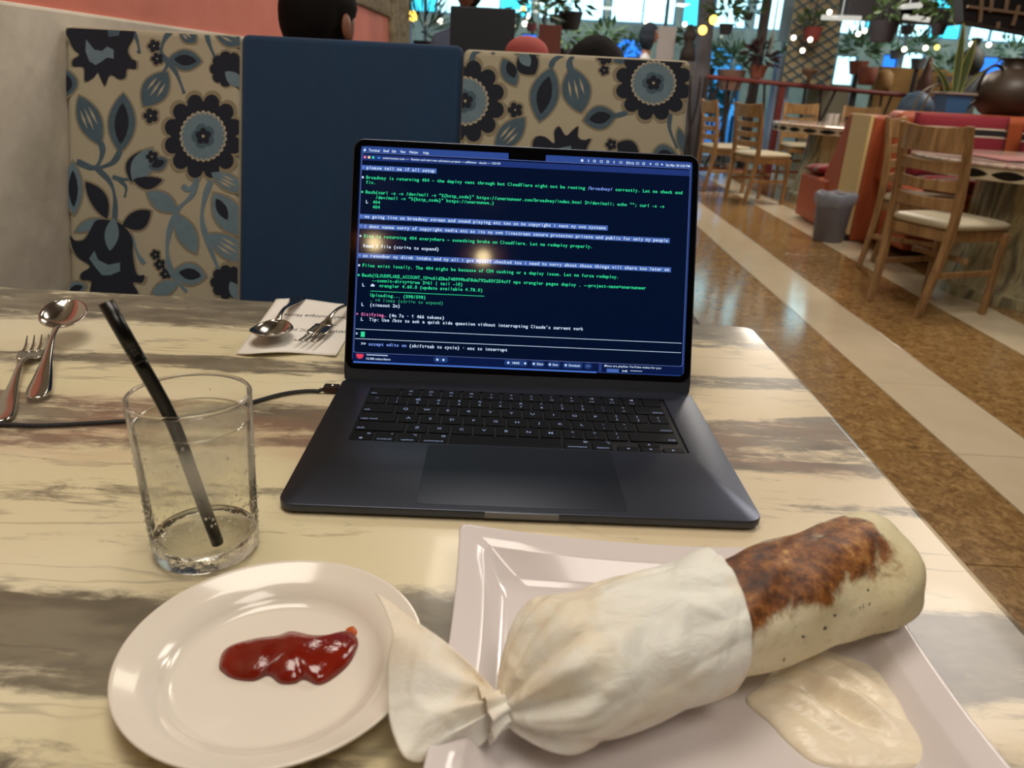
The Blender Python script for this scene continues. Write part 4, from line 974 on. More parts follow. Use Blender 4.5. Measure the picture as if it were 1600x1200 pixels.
# ------------------------------------------------------------------ people
SKIN = mat('brown_skin', '#8a5c47', .5, sss=.1); HAIRM = mat('dark_hair', '#0d0a09', .8, spec=.2, bump=.7, bscale=60)
def limb_mesh(edges, rad):
    """a skinned body grown from a joint skeleton, baked to plain vertices"""
    names = list(rad); me = bpy.data.meshes.new('b'); me.from_pydata([rad[n][0] for n in names], [(names.index(a), names.index(b)) for a, b in edges], [])
    o = bpy.data.objects.new('b', me); COL.objects.link(o); md = o.modifiers.new('s', 'SKIN'); sv = me.skin_vertices[0].data
    for i, n in enumerate(names): r = rad[n][1]; sv[i].radius = r if isinstance(r, tuple) else (r, r)
    sv[0].use_root = True; s2 = o.modifiers.new('u', 'SUBSURF'); s2.levels = 2
    dg = bpy.context.evaluated_depsgraph_get(); dg.update(); m2 = bpy.data.meshes.new_from_object(o.evaluated_get(dg))
    vs = [tuple(v.co) for v in m2.vertices]; fs = [tuple(p.vertices) for p in m2.polygons]
    bpy.data.objects.remove(o); bpy.data.meshes.remove(me); bpy.data.meshes.remove(m2); return vs, fs
def head_verts(c, s):
    vs, fs = [], []; n, k = 28, 20
    for i in range(k+1):
        for j in range(n):
            th, ph = PI*i/k, 2*PI*j/n; x, y, z = math.sin(th)*math.cos(ph), math.sin(th)*math.sin(ph), -math.cos(th)
            X, Y, Z = x*.075, y*.094, z*.115
            if z < 0: X *= 1-.28*z*z; Y *= 1-.10*z*z
            if y > .3:
                Y += .020*math.exp(-(x/.16)**2-((z+.12)/.14)**2)          # nose (towards +y)
                Y -= .007*(math.exp(-((abs(x)-.36)/.16)**2-((z-.08)/.12)**2))   # eye sockets
                Y += .006*math.exp(-(x/.30)**2-((z+.48)/.09)**2)           # lips
                Y += .006*math.exp(-(x/.30)**2-((z+.85)/.14)**2)
            vs.append((c[0]+X*s, c[1]+Y*s, c[2]+Z*s))
    fs = [(i*n+j, i*n+(j+1) % n, (i+1)*n+(j+1) % n, (i+1)*n+j) for i in range(k) for j in range(n)]
    return vs, fs
def person(loc, yaw, label, shirt, hair=HAIRM, standing=False, headcover=None, scale=1):
    """origin between the feet (standing) or under the seat; faces +y of its own"""
    r = empty('person', loc, yaw, label, 'person')
    hz_ = .90 if standing else .46
    J = {'pel': ((0, 0, hz_), (.15, .11)), 'wai': ((0, .01, hz_+.18), (.13, .10)), 'che': ((0, .0, hz_+.36), (.155, .11)), 'nek': ((0, -.005, hz_+.53), .055), 'hd': ((0, .01, hz_+.62), .058),
         'shl': ((-.17, 0, hz_+.44), .062), 'ell': ((-.22, .06, hz_+.17), .045), 'wrl': ((-.16, .27, hz_+.14), .030), 'hnl': ((-.14, .34, hz_+.14), .034),
         'shr': ((.17, 0, hz_+.44), .062), 'elr': ((.22, .06, hz_+.17), .045), 'wrr': ((.16, .27, hz_+.14), .030), 'hnr': ((.14, .34, hz_+.14), .034)}
    E_ = [('pel', 'wai'), ('wai', 'che'), ('che', 'nek'), ('nek', 'hd'), ('che', 'shl'), ('shl', 'ell'), ('ell', 'wrl'), ('wrl', 'hnl'), ('che', 'shr'), ('shr', 'elr'), ('elr', 'wrr'), ('wrr', 'hnr')]
    for sx, s in ((-1, 'l'), (1, 'r')):
        if standing: J['hp'+s] = ((sx*.09, 0, .82), .085); J['kn'+s] = ((sx*.10, .01, .46), .055); J['an'+s] = ((sx*.10, -.02, .08), .040); J['to'+s] = ((sx*.11, .12, .04), .036)
        else: J['hp'+s] = ((sx*.10, .06, hz_-.02), .085); J['kn'+s] = ((sx*.12, .42, hz_), .062); J['an'+s] = ((sx*.12, .42, .08), .042); J['to'+s] = ((sx*.12, .54, .04), .036)
        E_ += [('pel', 'hp'+s), ('hp'+s, 'kn'+s), ('kn'+s, 'an'+s), ('an'+s, 'to'+s)]
    m = MB(); vs, fs = limb_mesh(E_, J); m.mi = 1; m.add(vs, fs)
    # skin on hands and neck, cloth elsewhere
    for i, f in enumerate(m.f):
        z = sum(m.v[q][2] for q in f)/len(f); y = sum(m.v[q][1] for q in f)/len(f); x = abs(sum(m.v[q][0] for q in f)/len(f))
        if z > hz_+.49 and x < .07: m.m[i] = 0
        if y > .24 and z > hz_+.08: m.m[i] = 0
        if z < hz_-.03 or (not standing and y > .2 and z < hz_+.08): m.m[i] = 2
    m.mi = 0; hc = (0, .02, hz_+.72); m.add(*head_verts(hc, 1))
    for sx in ((-1, 1) if headcover is None else ()): m.sphere((sx*.082, .012, hz_+.708), .030, 12, 8, (.30, .55, 1.0))
    for sx in (-1, 1):                                  # five fingers from each palm
        for q in range(5):
            fx = sx*(.14+(-.024+.012*q)); ln = (.045, .07, .078, .072, .055)[q]
            m.tube([(fx, .345, hz_+.14), (fx-sx*(.012 if q == 0 else 0), .345+ln*.6, hz_+.138), (fx-sx*(.018 if q == 0 else 0), .345+ln, hz_+.122)], [.009, .008, .006], 6)
    m.build('body', [SKIN, shirt, mat('dark_trousers', '#1e2126', .8)], r, smooth=True)
    fm = MB()
    for sx in (-1, 1): fm.sphere((sx*.028, .100, hz_+.735), .011, 8, 6)
    fm.build('eyes', mat('eye_dark', '#2b2523', .2), r, smooth=True)
    hm = MB(); n, k = 40, 24; rng = random.Random(2)
    cov = headcover is not None
    def hf(u_, v_):
        ph = 2*PI*u_; th = PI*v_; x, y, z = math.sin(th)*math.cos(ph), math.sin(th)*math.sin(ph), math.cos(th)
        g_ = 1.10+.03*mnoise.noise(Vector((x*7, y*7, z*7)))
        X, Y, Z = x*.080*g_, y*.098*g_-.006, z*.118*g_+.006
        face = y > .28 and z < (.45 if not cov else .42) and (abs(x) < .62)
        if face: Y = y*.070; X *= .86; 
        if not cov and z < 0: X *= 1-.30*z*z; Y = min(Y*(1-.15*z*z), .03)
        if not cov and z < .1 and y > -.45 and abs(x) > .6: X *= .88
        if cov and z < -.2: X *= 1.12+.5*(-z-.2); Y = (Y*1.1 if not face else Y); Z = Z*(1+.55*(-z-.2))
        return (hc[0]+X, hc[1]+Y, hc[2]+Z)
    hm.grid(hf, n, k, True); hm.build('headscarf' if cov else 'hair', headcover or hair, r, smooth=True)
    r.scale = (scale,)*3
    return r
def put_head(px, py, y, standing, **kw):
    """stand or seat a person so that the head centre shows at a pixel"""
    p = PY(px, py, y); return p, (1.62 if standing else 1.18)
p = PY(493, 32, 1.58); 
person((p.x, 1.58, p.z-1.18), -.40, 'person with short dark hair seen from behind, seated beyond the navy bench panel', mat('dark_shirt', '#23252a', .8))
p = PY(734, -24, 3.95)
person((p.x, 3.95, p.z-1.18), PI-.3, 'person in blue grey shirt sitting behind the dark monitor', mat('blue_grey_shirt', '#5a6680', .8))
p = PY(1012, 55, 9.0)
person((p.x, 9.0, p.z-1.62), -PI/2-.25, 'person in profile wearing dark headscarf and white top before a white board', mat('white_top', '#cfcfd4', .8), standing=True, headcover=mat('dark_scarf', '#1b2735', .8))
p = PY(927, 148, 1.55)
person((p.x, 1.55, p.z-1.18), 0, 'person with black hair, only the crown showing above the floral bench', mat('navy_shirt', '#222c40', .8))
# ------------------------------------------------------------------ beyond the bench
mo = empty('monitor', tuple(PY(755, 75, 3.1)), 0, 'back of a dark grey flat monitor above the navy bench panel', 'monitor')
a, b = PY(703, 72, 3.1), PY(806, 14, 3.1)
mm = MB().box((a.x, 3.09, a.z-.03), (b.x, 3.12, b.z)); loc(mo, mm).build('housing', mat('monitor_grey', '#2b323a', .5), mo, bevel=.006)
mm = MB().box(((a.x+b.x)/2-.02, 3.10, .25), ((a.x+b.x)/2+.02, 3.14, a.z)).box(((a.x+b.x)/2-.1, 3.03, .23), ((a.x+b.x)/2+.1, 3.2, .25)); loc(mo, mm).build('stand', mat('stand_grey', '#22262b', .5), mo)
co = empty('counter', (a.x, 3.3, FL), 0, 'dark wooden counter carrying the grey monitor', 'counter')
loc(co, MB().box((-.62, 2.98, FL), (.30, 3.28, .20))).build('body', mat('dark_wood', '#2a1c14', .5), co)
loc(co, MB().box((-.66, 2.95, .20), (.34, 3.30, .23))).build('worktop', mat('dark_wood', '#2a1c14', .5), co, bevel=.004)
def simple(name, mb, m, label, cat, group=None, **k):
    o = mb.build(name, m, None, **k); return tag(o, label, cat, group)
c = PY(823, 84, 2.5)
rc = empty('round_back_chair', (c.x, 2.5, FL), 0, 'coral chair whose rounded back shows as a dome beside the monitor', 'chair')
CORC = mat('coral_fabric', '#b55a55', .8)
mb = MB(); mb.tube([(0, 0, .46), (0, -.01, .80), (0, -.02, c.z-FL)], [.078, .078, .078], 20); mb.sphere((0, -.02, c.z-FL), .078, 20, 10, (1, .6, .75)); mb.build('backrest', CORC, rc, smooth=True)
MB().box((-.2, .0, .40), (.2, .40, .46)).build('seat', CORC, rc, bevel=.02)
for q in ((-.17, .03), (.17, .03), (-.17, .37), (.17, .37)): MB().tube([(q[0], q[1], 0), (q[0]*.9, q[1]*.95+.01, .41)], .016, 8).build('leg', WOOD, rc)
a, b = PY(840, 80, 5.0), PY(878, 40, 5.0)
simple('menu_board', MB().box((a.x, 4.98, FL), (b.x, 5.02, b.z)), mat('terracotta_board', '#7c463c', .7), 'upright terracotta board standing behind the floral bench panel', 'board', bevel=.005)
a, b = PY(1024, 96, 10.2), PY(1058, 42, 10.2)
simple('white_board', MB().box((a.x, 10.2, FL), (b.x, 10.24, b.z)), mat('board_white', '#b8b2b4', .7), 'tall pale board behind the person in profile', 'board', bevel=.01)

# ladder back chairs
def ladder_chair(loc_, rz, label, group='ladder back dining chairs', parts=True):
    r = empty('dining_chair', loc_, rz, label, 'chair', group)
    for sx in (-1, 1):
        pts = catmull([Vector((sx*.158, -.235, 0)), Vector((sx*.175, -.200, .25)), Vector((sx*.190, -.185, .46)), Vector((sx*.192, -.200, .70)), Vector((sx*.192, -.245, .935))], 4)
        mb = MB(); vs = []
        for i, q in enumerate(pts):
            w = .017; t_ = .014+.006*math.sin(PI*min(1, q.z/.9))
            vs += [(q.x-w, q.y-t_, q.z), (q.x+w, q.y-t_, q.z), (q.x+w, q.y+t_, q.z), (q.x-w, q.y+t_, q.z)]
        k = len(pts); mb.add(vs, [(i*4+j, i*4+(j+1) % 4, (i+1)*4+(j+1) % 4, (i+1)*4+j) for i in range(k-1) for j in range(4)]+[(3, 2, 1, 0), tuple((k-1)*4+j for j in range(4))])
        mb.build('back_post', WOOD, r, bevel=.004, seg=2)
        MB().tube([(sx*.185, .195, 0), (sx*.190, .200, .43)], 1, 4, True, (.014, .017)).build('leg', WOOD, r, bevel=.003, seg=1)
        MB().box((sx*.178-.009, -.20, .205), (sx*.178+.009, .19, .235)).build('side_stretcher', WOOD, r, bevel=.003, seg=1)
    def slat(name, z0, z1, yb0, bulge=.030):
        mb = MB(); n_ = 12; vs = []
        for i in range(n_+1):
            f = -1+2*i/n_; x = f*.186; y = yb0-bulge*(1-f*f); tp_ = (.012*(f*f) if name == 'crest_rail' else 0)
            vs += [(x, y-.008, z0), (x, y+.008, z0), (x, y+.008, z1-.010*(1-f*f)+tp_*.3), (x, y-.008, z1-.010*(1-f*f)+tp_*.3)]
        mb.add(vs, [(i*4+j, i*4+(j+1) % 4, (i+1)*4+(j+1) % 4, (i+1)*4+j) for i in range(n_) for j in range(4)]+[(3, 2, 1, 0), tuple(n_*4+j for j in range(4))])
        mb.build(name, WOOD, r, bevel=.003, seg=1)
    slat('crest_rail', .805, .930, -.235); slat('slat', .715, .775, -.208); slat('slat', .625, .685, -.196); slat('slat', .535, .600, -.188)
    MB().box((-.180, -.185, .385), (.180, .205, .440)).build('seat_frame', WOOD, r, bevel=.005)
    MB().box((-.17, -.008, .27), (.17, .010, .298)).build('cross_stretcher', WOOD, r, bevel=.003)
    cu = MB()
    def cf(u_, v_):
        a_ = 2*PI*u_; cx, cy = math.cos(a_), math.sin(a_); k_ = 1/max(abs(cx), abs(cy))**.86
        s_ = math.sin(PI*v_)**.45; z = -math.cos(PI*v_); return (cx*k_*.205*s_, .012+cy*k_*.212*s_, .464+z*.033)
    cu.grid(cf, 48, 12, True); cu.build('seat_cushion', CUSH, r, smooth=True)
    return r
ch0 = ladder_chair((2.19, 3.575, FL), math.radians(-68), 'nearest wooden ladder back chair with cream seat pad, pulled up to the round marble table')
def chair_copy(loc_, deg, label):
    c_ = copy_tree(ch0); c_.location = loc_; c_.rotation_euler = (0, 0, math.radians(deg)); c_['label'] = label; return c_
chair_copy((2.47, 4.46, FL), -128, 'wooden ladder back chair directly behind the nearest chair, beside the orange booth')
chair_copy((2.30, 7.42, FL), -68, 'wooden ladder back chair with cream pad at the far round table, nearest the railing')
chair_copy((2.12, 8.20, FL), -80, 'wooden ladder back chair half hidden behind the far chair by the railing')
chair_copy((3.25, 9.10, FL), 180, 'dark looking ladder back chair on the far side of the far round table, left one')
chair_copy((3.85, 8.95, FL), 165, 'dark looking ladder back chair on the far side of the far round table, right one')

def round_table(loc_, label):
    r = empty('round_table', loc_, 0, label, 'table', 'round marble tables')
    MB().lathe([(0, .735), (.735, .735), (.748, .742), (.75, .7505), (.742, .758), (0, .758)], 72).build('tabletop', MATS['pink_marble'], r, smooth=True, auto=.5)
    MB().lathe([(0, .672), (.735, .672), (.74, .676), (.74, .7345), (0, .7345)], 72).build('edge_band', mat('band_cream', '#b8ab90', .3), r, smooth=True, auto=.5)
    dm = MB(); n_ = 26
    for i in range(n_):
        a0 = 2*PI*i/n_; h_ = PI/n_*.93; up, dn = [], []
        for j in range(9):
            t_ = -1+2*j/8; a = a0+h_*t_; z = .0215*(1-t_*t_)
            up.append((.7415*math.cos(a), .7415*math.sin(a), .704+z)); dn.append((.7415*math.cos(a), .7415*math.sin(a), .704-z))
        for j in range(8): dm.add([dn[j], dn[j+1], up[j+1], up[j]], [(0, 1, 2, 3)])
    d_ = dm.build('diamond_inlay', mat('inlay_black', '#0c0b0b', .3), r); d_['kind'] = 'stuff'
    pr = []
    MB().lathe([(.36, .0), (.47, .0), (.47, .055), (.455, .06), (.45, .065), (.44, .07), (.40, .25), (.375, .45), (.37, .672), (0, .672)], 48).build('pedestal', MATS['ribbed_marble'], r, smooth=True, auto=.5)
    return r
rt0 = round_table((2.95, 4.0, FL), 'round marble table with black diamond edging beside the nearest wooden chair')
rt1 = copy_tree(rt0); rt1.location = (3.30, 7.95, FL); rt1['label'] = 'far round marble table in front of the railing, with glassware on it'
for o in rt0.children:
    if o.name.startswith('diamond'): pass
def small_glass(x, y, z, h, r_, label):
    o = MB().lathe([(0, 0), (r_*.8, 0), (r_, h), (r_*.93, h), (r_*.74, .004), (0, .004)], 16).build('small_glass', GLS, None, smooth=True, auto=.6); o.location = (x, y, z); return tag(o, label, 'glass')
small_glass(2.98, 7.60, .0085, .12, .035, 'upright water glass on the far round table'); small_glass(2.62, 3.62, .0085, .11, .034, 'water glass on the near round table, seen behind the chair back')
small_glass(3.10, 7.75, .0085, .09, .030, 'short glass beside the taller one on the far table')
nh = MB().box((-.06, -.02, 0), (.06, .02, .10)).build('napkin_box', mat('box_white', '#b9b4ad', .6), None, bevel=.004); nh.location = (3.15, 8.0, .0085); tag(nh, 'pale napkin box at the middle of the far round table', 'box')
cl_ = MB().grid(lambda u_, v_: ((u_-.5)*.5, (v_-.5)*.45, .004+.002*math.sin(u_*9)), 10, 8).build('red_napkin', mat('rose_cloth', '#96605c', .8), None, smooth=True, solid=.003); cl_.location = (2.75, 3.95, .0095); tag(cl_, 'rose coloured cloth spread on the near round table', 'cloth')

# orange booth and divider
OR = mat('orange_vinyl', '#a8522f', .5, var=.12, vscale=5, bump=.12, bscale=14); YE = mat('ochre_panel', '#dcbf84', .45, var=.15, vscale=3)
bo = empty('orange_booth', (3.6, 5.1, FL), 0, 'orange upholstered booth with ochre end panel behind the round table', 'booth')
loc(bo, MB().box((2.50, 5.45, FL), (5.6, 5.76, .165))).build('divider', OR, bo, bevel=.02)
loc(bo, MB().box((2.474, 5.455, FL+.05), (2.50, 5.80, .168))).build('end_panel', YE, bo, bevel=.003)
loc(bo, MB().box((2.47, 5.46, FL), (5.6, 5.75, FL+.06))).build('kickboard', mat('kick_dark', '#2a1d18', .6), bo)
lb_ = MB(); lb_.add([(2.47, 5.80, .165), (2.47, 5.86, .165), (2.47, 6.36, FL), (2.47, 5.80, FL), (5.4, 5.80, .165), (5.4, 5.86, .165), (5.4, 6.36, FL), (5.4, 5.80, FL)], [(0, 1, 2, 3), (7, 6, 5, 4), (0, 4, 5, 1), (1, 5, 6, 2), (2, 6, 7, 3), (3, 7, 4, 0)])
loc(bo, lb_).build('far_backrest', OR, bo, bevel=.01)
loc(bo, MB().box((2.58, 5.25, -.30), (5.6, 5.47, .21))).build('near_backrest', OR, bo, bevel=.05, seg=4, smooth=True, auto=.6)
loc(bo, MB().box((2.62, 4.85, FL+.06), (5.6, 5.30, -.34))).build('seat_base', OR, bo, bevel=.02)
loc(bo, MB().box((2.60, 4.83, -.34), (5.6, 5.30, -.27))).build('seat_pad', OR, bo, bevel=.025, seg=3)
loc(bo, MB().box((2.45, 6.0, FL+.02), (5.4, 6.62, -.36))).build('far_seat', OR, bo, bevel=.02)
KIL = MATS['kilim_stripe']
def cushion(x, y, z, w, h, tilt, label, rz=0, t_=.10):
    mb = MB()
    def f(u_, v_):
        a_, b_ = -1+2*u_, -1+2*v_; e = max(0, (1-a_**4)*(1-b_**4))**.5; return (a_*w/2, -t_/2*e, b_*h/2)
    mb.grid(f, 14, 14); n0 = len(mb.v)
    mb.grid(lambda u_, v_: (f(1-u_, v_)[0], t_/2*max(0, (1-(1-2*u_)**4)*(1-(2*v_-1)**4))**.5, f(u_, v_)[2]), 14, 14)
    o = mb.build('cushion', [KIL, mat('piping_black', '#15110f', .8)], None, smooth=True, merge=True); o.location = (x, y, z); o.rotation_euler = (tilt, 0, rz); tag(o, label, 'cushion', 'red kilim cushions'); return o
q = PY(1498, 220, 5.16); cushion(q.x, 5.16, -.01, .66, .44, -.14, 'red kilim back cushion with black band, behind the nearest chair')
q = PY(1640, 230, 5.12); cushion(q.x+.12, 5.14, -.02, .62, .42, -.14, 'red kilim back cushion at the right edge of the photo')
cushion(3.05, 4.93, -.225, .75, .36, PI/2, 'red patterned seat mat lying on the orange booth seat', 0, .08)
q = PZ(1278, 270, -.32); cushion(2.70, 6.42, -.31, .50, .40, PI/2-.05, 'red and black seat cushion left of the ochre end panel', 0, .09)
# waste bin
bi = empty('waste_bin', (2.325, 5.42, FL), 0, 'grey plastic waste bin with clear liner standing by the orange booth', 'bin')
MB().lathe([(0, .0), (.105, 0), (.112, .008), (.138, .33), (.146, .335), (.146, .345), (.132, .345), (.106, .02), (0, .02)], 28, sx=1.0, sy=.8).build('bucket', mat('bin_grey', '#67656b', .45), bi, smooth=True, auto=.6)
lm = MB(); lm.grid(lambda u_, v_: ((.134+.022*math.sin(v_*PI)+.004*math.sin(u_*60))*math.cos(2*PI*u_), .8*(.134+.022*math.sin(v_*PI)+.004*math.sin(u_*60+1))*math.sin(2*PI*u_), (.20 if v_ < 0 else .265)+.10*min(1, v_*1.25)-(v_ > .9)*.02+.006*math.sin(u_*40)), 60, 10, True)
lm.build('liner', mat('bag_film', '#a9b2c4', .25, alpha=.5), bi, smooth=True)
# pot with snake plant, big jar
qp = PY(1483, 177, 5.6)
po = empty('snake_plant', (qp.x, 5.60, .205), 0, 'snake plant with variegated blades in a square blue pot on the booth divider', 'plant')
pw = .125
po_ = MB(); po_.add([(-.075, -.075, 0), (.075, -.075, 0), (.075, .075, 0), (-.075, .075, 0), (-.10, -.10, .135), (.10, -.10, .135), (.10, .10, .135), (-.10, .10, .135)], [(3, 2, 1, 0), (4, 5, 6, 7), (0, 1, 5, 4), (1, 2, 6, 5), (2, 3, 7, 6), (3, 0, 4, 7)])
po_.build('pot', mat('pot_blue', '#3b6896', .5), po, bevel=.004); MB().box((-.115, -.115, .130), (.115, .115, .146)).build('pot_rim', mat('rim_grey', '#8d8378', .6), po, bevel=.004)
for i, (bx, lean, hh, w) in enumerate(((-.02, -.06, .46, .045), (.02, .02, .36, .060), (-.05, -.18, .20, .035), (.05, .22, .22, .028), (.0, .10, .30, .04))):
    mb = MB(); L_, R_, c_ = [], [], []
    for j in range(10):
        f = j/9; ww = w*(math.sin(PI*(.18+.82*f))**.7 if f < .99 else .02); x = bx+lean*f**1.6; L_.append((x-ww/2, .01*math.sin(f*4+i)+.02*(i-2), .14+hh*f)); R_.append((x+ww/2, .01*math.sin(f*4+i)+.02*(i-2), .14+hh*f)); c_.append((x, .006+.01*math.sin(f*4+i)+.02*(i-2), .14+hh*f))
    mb.mi = 0
    for j in range(9):
        mb.add([L_[j], c_[j], c_[j+1], L_[j+1]], [(0, 1, 2, 3)]); mb.add([c_[j], R_[j], R_[j+1], c_[j+1]], [(0, 1, 2, 3)])
        for S_, sg in ((L_, -1), (R_, 1)):
            d_ = .006*sg; mb.mi = 1; mb.add([S_[j], (S_[j][0]+d_, S_[j][1], S_[j][2]), (S_[j+1][0]+d_, S_[j+1][1], S_[j+1][2]), S_[j+1]], [(0, 1, 2, 3)]); mb.mi = 0
    mb.build('leaf', [mat('leaf_dark', '#3c4a26', .5, var=.3, vscale=30), mat('leaf_edge', '#8f8a4e', .5)], po, smooth=False)
for k_, x_ in ((0, -.26), (1, -.20)):
    mb = MB(); mb.bar(catmull([Vector((-.08, 0, .145)), Vector((-.14, -.03, .20)), Vector((x_, -.05, .13)), Vector((x_-.04, -.06, 0.0))], 5), .016, .004); mb.build('drooping_leaf', mat('leaf_dry', '#5d5238', .6), po)
qv = PY(1566, 182, 5.62)
va = empty('clay_jar', (qv.x, 5.62, .205), 0, 'big round dark clay jar with one thin handle on the booth divider', 'jar')
JAR = mat('dark_clay', '#3f342a', .45, var=.25, vscale=6, bump=.2, bscale=20)
MB().lathe([(0, 0), (.155, 0), (.20, .03), (.27, .11), (.30, .185), (.295, .25), (.25, .33), (.17, .385), (.115, .405), (.105, .43), (.108, .475), (.135, .487), (.138, .497), (.125, .50), (.10, .49), (.095, .42), (0, .41)], 56).build('jar_body', JAR, va, smooth=True, auto=.9); va.scale = (.84, .84, .79)
MB().tube(catmull([Vector((-.28, -.02, .12)), Vector((-.345, -.03, .05)), Vector((-.37, -.03, .0))], 5), .012, 8).build('stand_bar', mat('black_iron', '#141414', .5, metal=.6), va)
MB().tube(catmull([Vector((-.13, -.05, .40)), Vector((-.20, -.06, .43)), Vector((-.27, -.06, .39)), Vector((-.30, -.05, .28)), Vector((-.295, -.04, .21))], 5), .013, 8).build('handle', mat('handle_black', '#15100d', .4), va, smooth=True)
# ------------------------------------------------------------------ railing and everything beyond it
RED = mat('red_rail', '#6a2a26', .5); IRN = mat('dark_iron', '#2c2322', .6)
ra = empty('railing', tuple(PY(1300, 136, 9.6)), 0, 'red handrail with crooked dark branches for balusters before the windows', 'railing')
ra.location.z = FL
A1, A2, A3 = PY(1104, 120, 9.4), PY(1330, 141, 9.8), PY(1640, 171, 10.6)
loc(ra, MB().tube([A1, A2, A3], .028, 10)).build('handrail', RED, ra, smooth=True)
def rail_at(px): 
    f = (px-1104)/(1640-1104); return A1.lerp(A3, f)
for px, w, m in ((1212, .075, RED), (1408, .10, RED), (1320, .055, IRN), (1104, .05, IRN)):
    q = rail_at(px); loc(ra, MB().box((q.x-w/2, q.y-w/2, FL), (q.x+w/2, q.y+w/2, q.z))).build('post', m, ra, bevel=.008)
random.seed(11)
for i, (a, b) in enumerate(((1082, 1096), (1096, 1086), (1122, 1104), (1110, 1132), (1150, 1118), (1134, 1146), (1170, 1158), (1186, 1196), (1246, 1240), (1268, 1284), (1292, 1262), (1346, 1352), (1378, 1362), (1362, 1384), (1432, 1424), (1450, 1456))):
    p0 = rail_at(a); p1 = rail_at(b); lo = p1.copy(); lo.z = FL+.12
    pts = [p0, p0.lerp(lo, .3)+Vector((random.uniform(-.03, .03), 0, 0)), p0.lerp(lo, .65)+Vector((random.uniform(-.04, .04), 0, 0)), lo]
    loc(ra, MB().tube(catmull(pts, 3), .016, 7)).build('branch_baluster', IRN, ra, smooth=True)
q0 = A1.copy(); q1 = A3.copy(); q0.z = q1.z = FL+.1; loc(ra, MB().tube([q0, q1], .02, 8)).build('bottom_rail', RED, ra)
# wall end low panel behind the far table
a, b = PY(1222, 200, 11.75), PY(1296, 132, 11.75)
simple('planter_wall', MB().box((a.x, 10.9, FL), (b.x, 11.1, b.z)), mat('beige_render', '#8c8672', .8), 'pale beige low wall behind the far table, below the lattice', 'wall', bevel=.01)
a, b = PY(1358, 170, 11.3), PY(1535, 112, 11.3)
simple('ochre_parapet', MB().box((a.x, 11.25, FL), (b.x, 11.42, b.z)), mat('ochre_stucco', '#93703f', .8, var=.2, vscale=5), 'ochre low wall behind the railing, left of the snake plant', 'wall', bevel=.02)
# pillars
def pillar(px, w, y, m, label, z1=CEIL, px2=None):
    q = PY(px, 120, y); mb = MB(); x2 = PY(px2 or px, 20, y).x
    mb.tube([(q.x, y, FL), (q.x, y, .4), (x2, y, z1-.006)], [w*1.05, w, w*.95], 18); return simple('pillar', mb, m, label, 'pillar', smooth=True)
PG = mat('trunk_grey', '#77747c', .8, var=.2, vscale=8, bump=.4, bscale=20)
pillar(1096, .11, 10.5, PG, 'thick grey trunk like column at the left of the railing')
pillar(1180, .07, 11.0, mat('trunk_brown', '#5d514c', .8), 'slim brown trunk between lattice and window', px2=1196)
pillar(634, .09, 11.2, mat('pale_post', '#8d99a8', .7), 'pale post at the end of the left wall')
a = PY(1213, 170, 10.7); simple('white_post', MB().box((a.x-.10, 10.6, FL), (a.x+.10, 10.8, PY(1216, 84, 10.7).z)), mat('post_blue_white', '#8fa0bd', .6), 'short pale blue post right beside the red railing post', 'post', bevel=.01)
a = PY(1228, 60, 11.0); simple('hanging_banner', MB().box((a.x-.11, 10.98, PY(1228, 66, 11).z), (a.x+.11, 11.02, CEIL-.005)), mat('banner_grey', '#93a6b4', .7), 'pale grey hanging strip left of the blue lattice', 'banner', bevel=.004)
p0 = PY(1203, 84, 8.5); p1 = PY(1216, -4, 8.5)
simple('hanging_rod', MB().tube([p0, (p1.x, p1.y, CEIL-.004)], .010, 8), mat('rod_pale', '#a9aca6', .4), 'thin pale rod hanging from the ceiling before the windows', 'rod', smooth=True)
# lattice panel
la = empty('lattice_panel', tuple(PY(1272, 70, 10.3)), 0, 'blue grey diamond lattice over a cream panel behind the railing', 'lattice')
a, b = PY(1222, 132, 10.3), PY(1326, -12, 10.3); x0, x1, z0, z1 = a.x, b.x, a.z, min(b.z, CEIL-.01)
loc(la, MB().box((x0, 10.33, z0), (x1, 10.36, z1))).build('backing', mat('lattice_cream', '#b3a686', .8), la)
LB = mat('lattice_blue', '#4a6a80', .6); sp = .20; H_, W_ = z1-z0, x1-x0
for sg in (1, -1):
    k = -12
    while k < 20:
        # line x = x0+k*sp + sg*(z-z0)*.9
        xa = x0+k*sp; pts = []
        t0, t1 = 0, H_
        def xo(t): return xa+sg*t*1.6+(W_ if False else 0)
        lo, hi = 0, H_
        if sg > 0: lo = max(lo, (x0-xa)/1.6); hi = min(hi, (x1-xa)/1.6)
        else: lo = max(lo, (xa-x1)/1.6); hi = min(hi, (xa-x0)/1.6)
        if hi-lo > .05: loc(la, MB().bar([(xo(lo), 10.32-.008*sg, z0+lo), (xo(hi), 10.32-.008*sg, z0+hi)], .040, .012)).build('slat', LB, la)
        k += 1
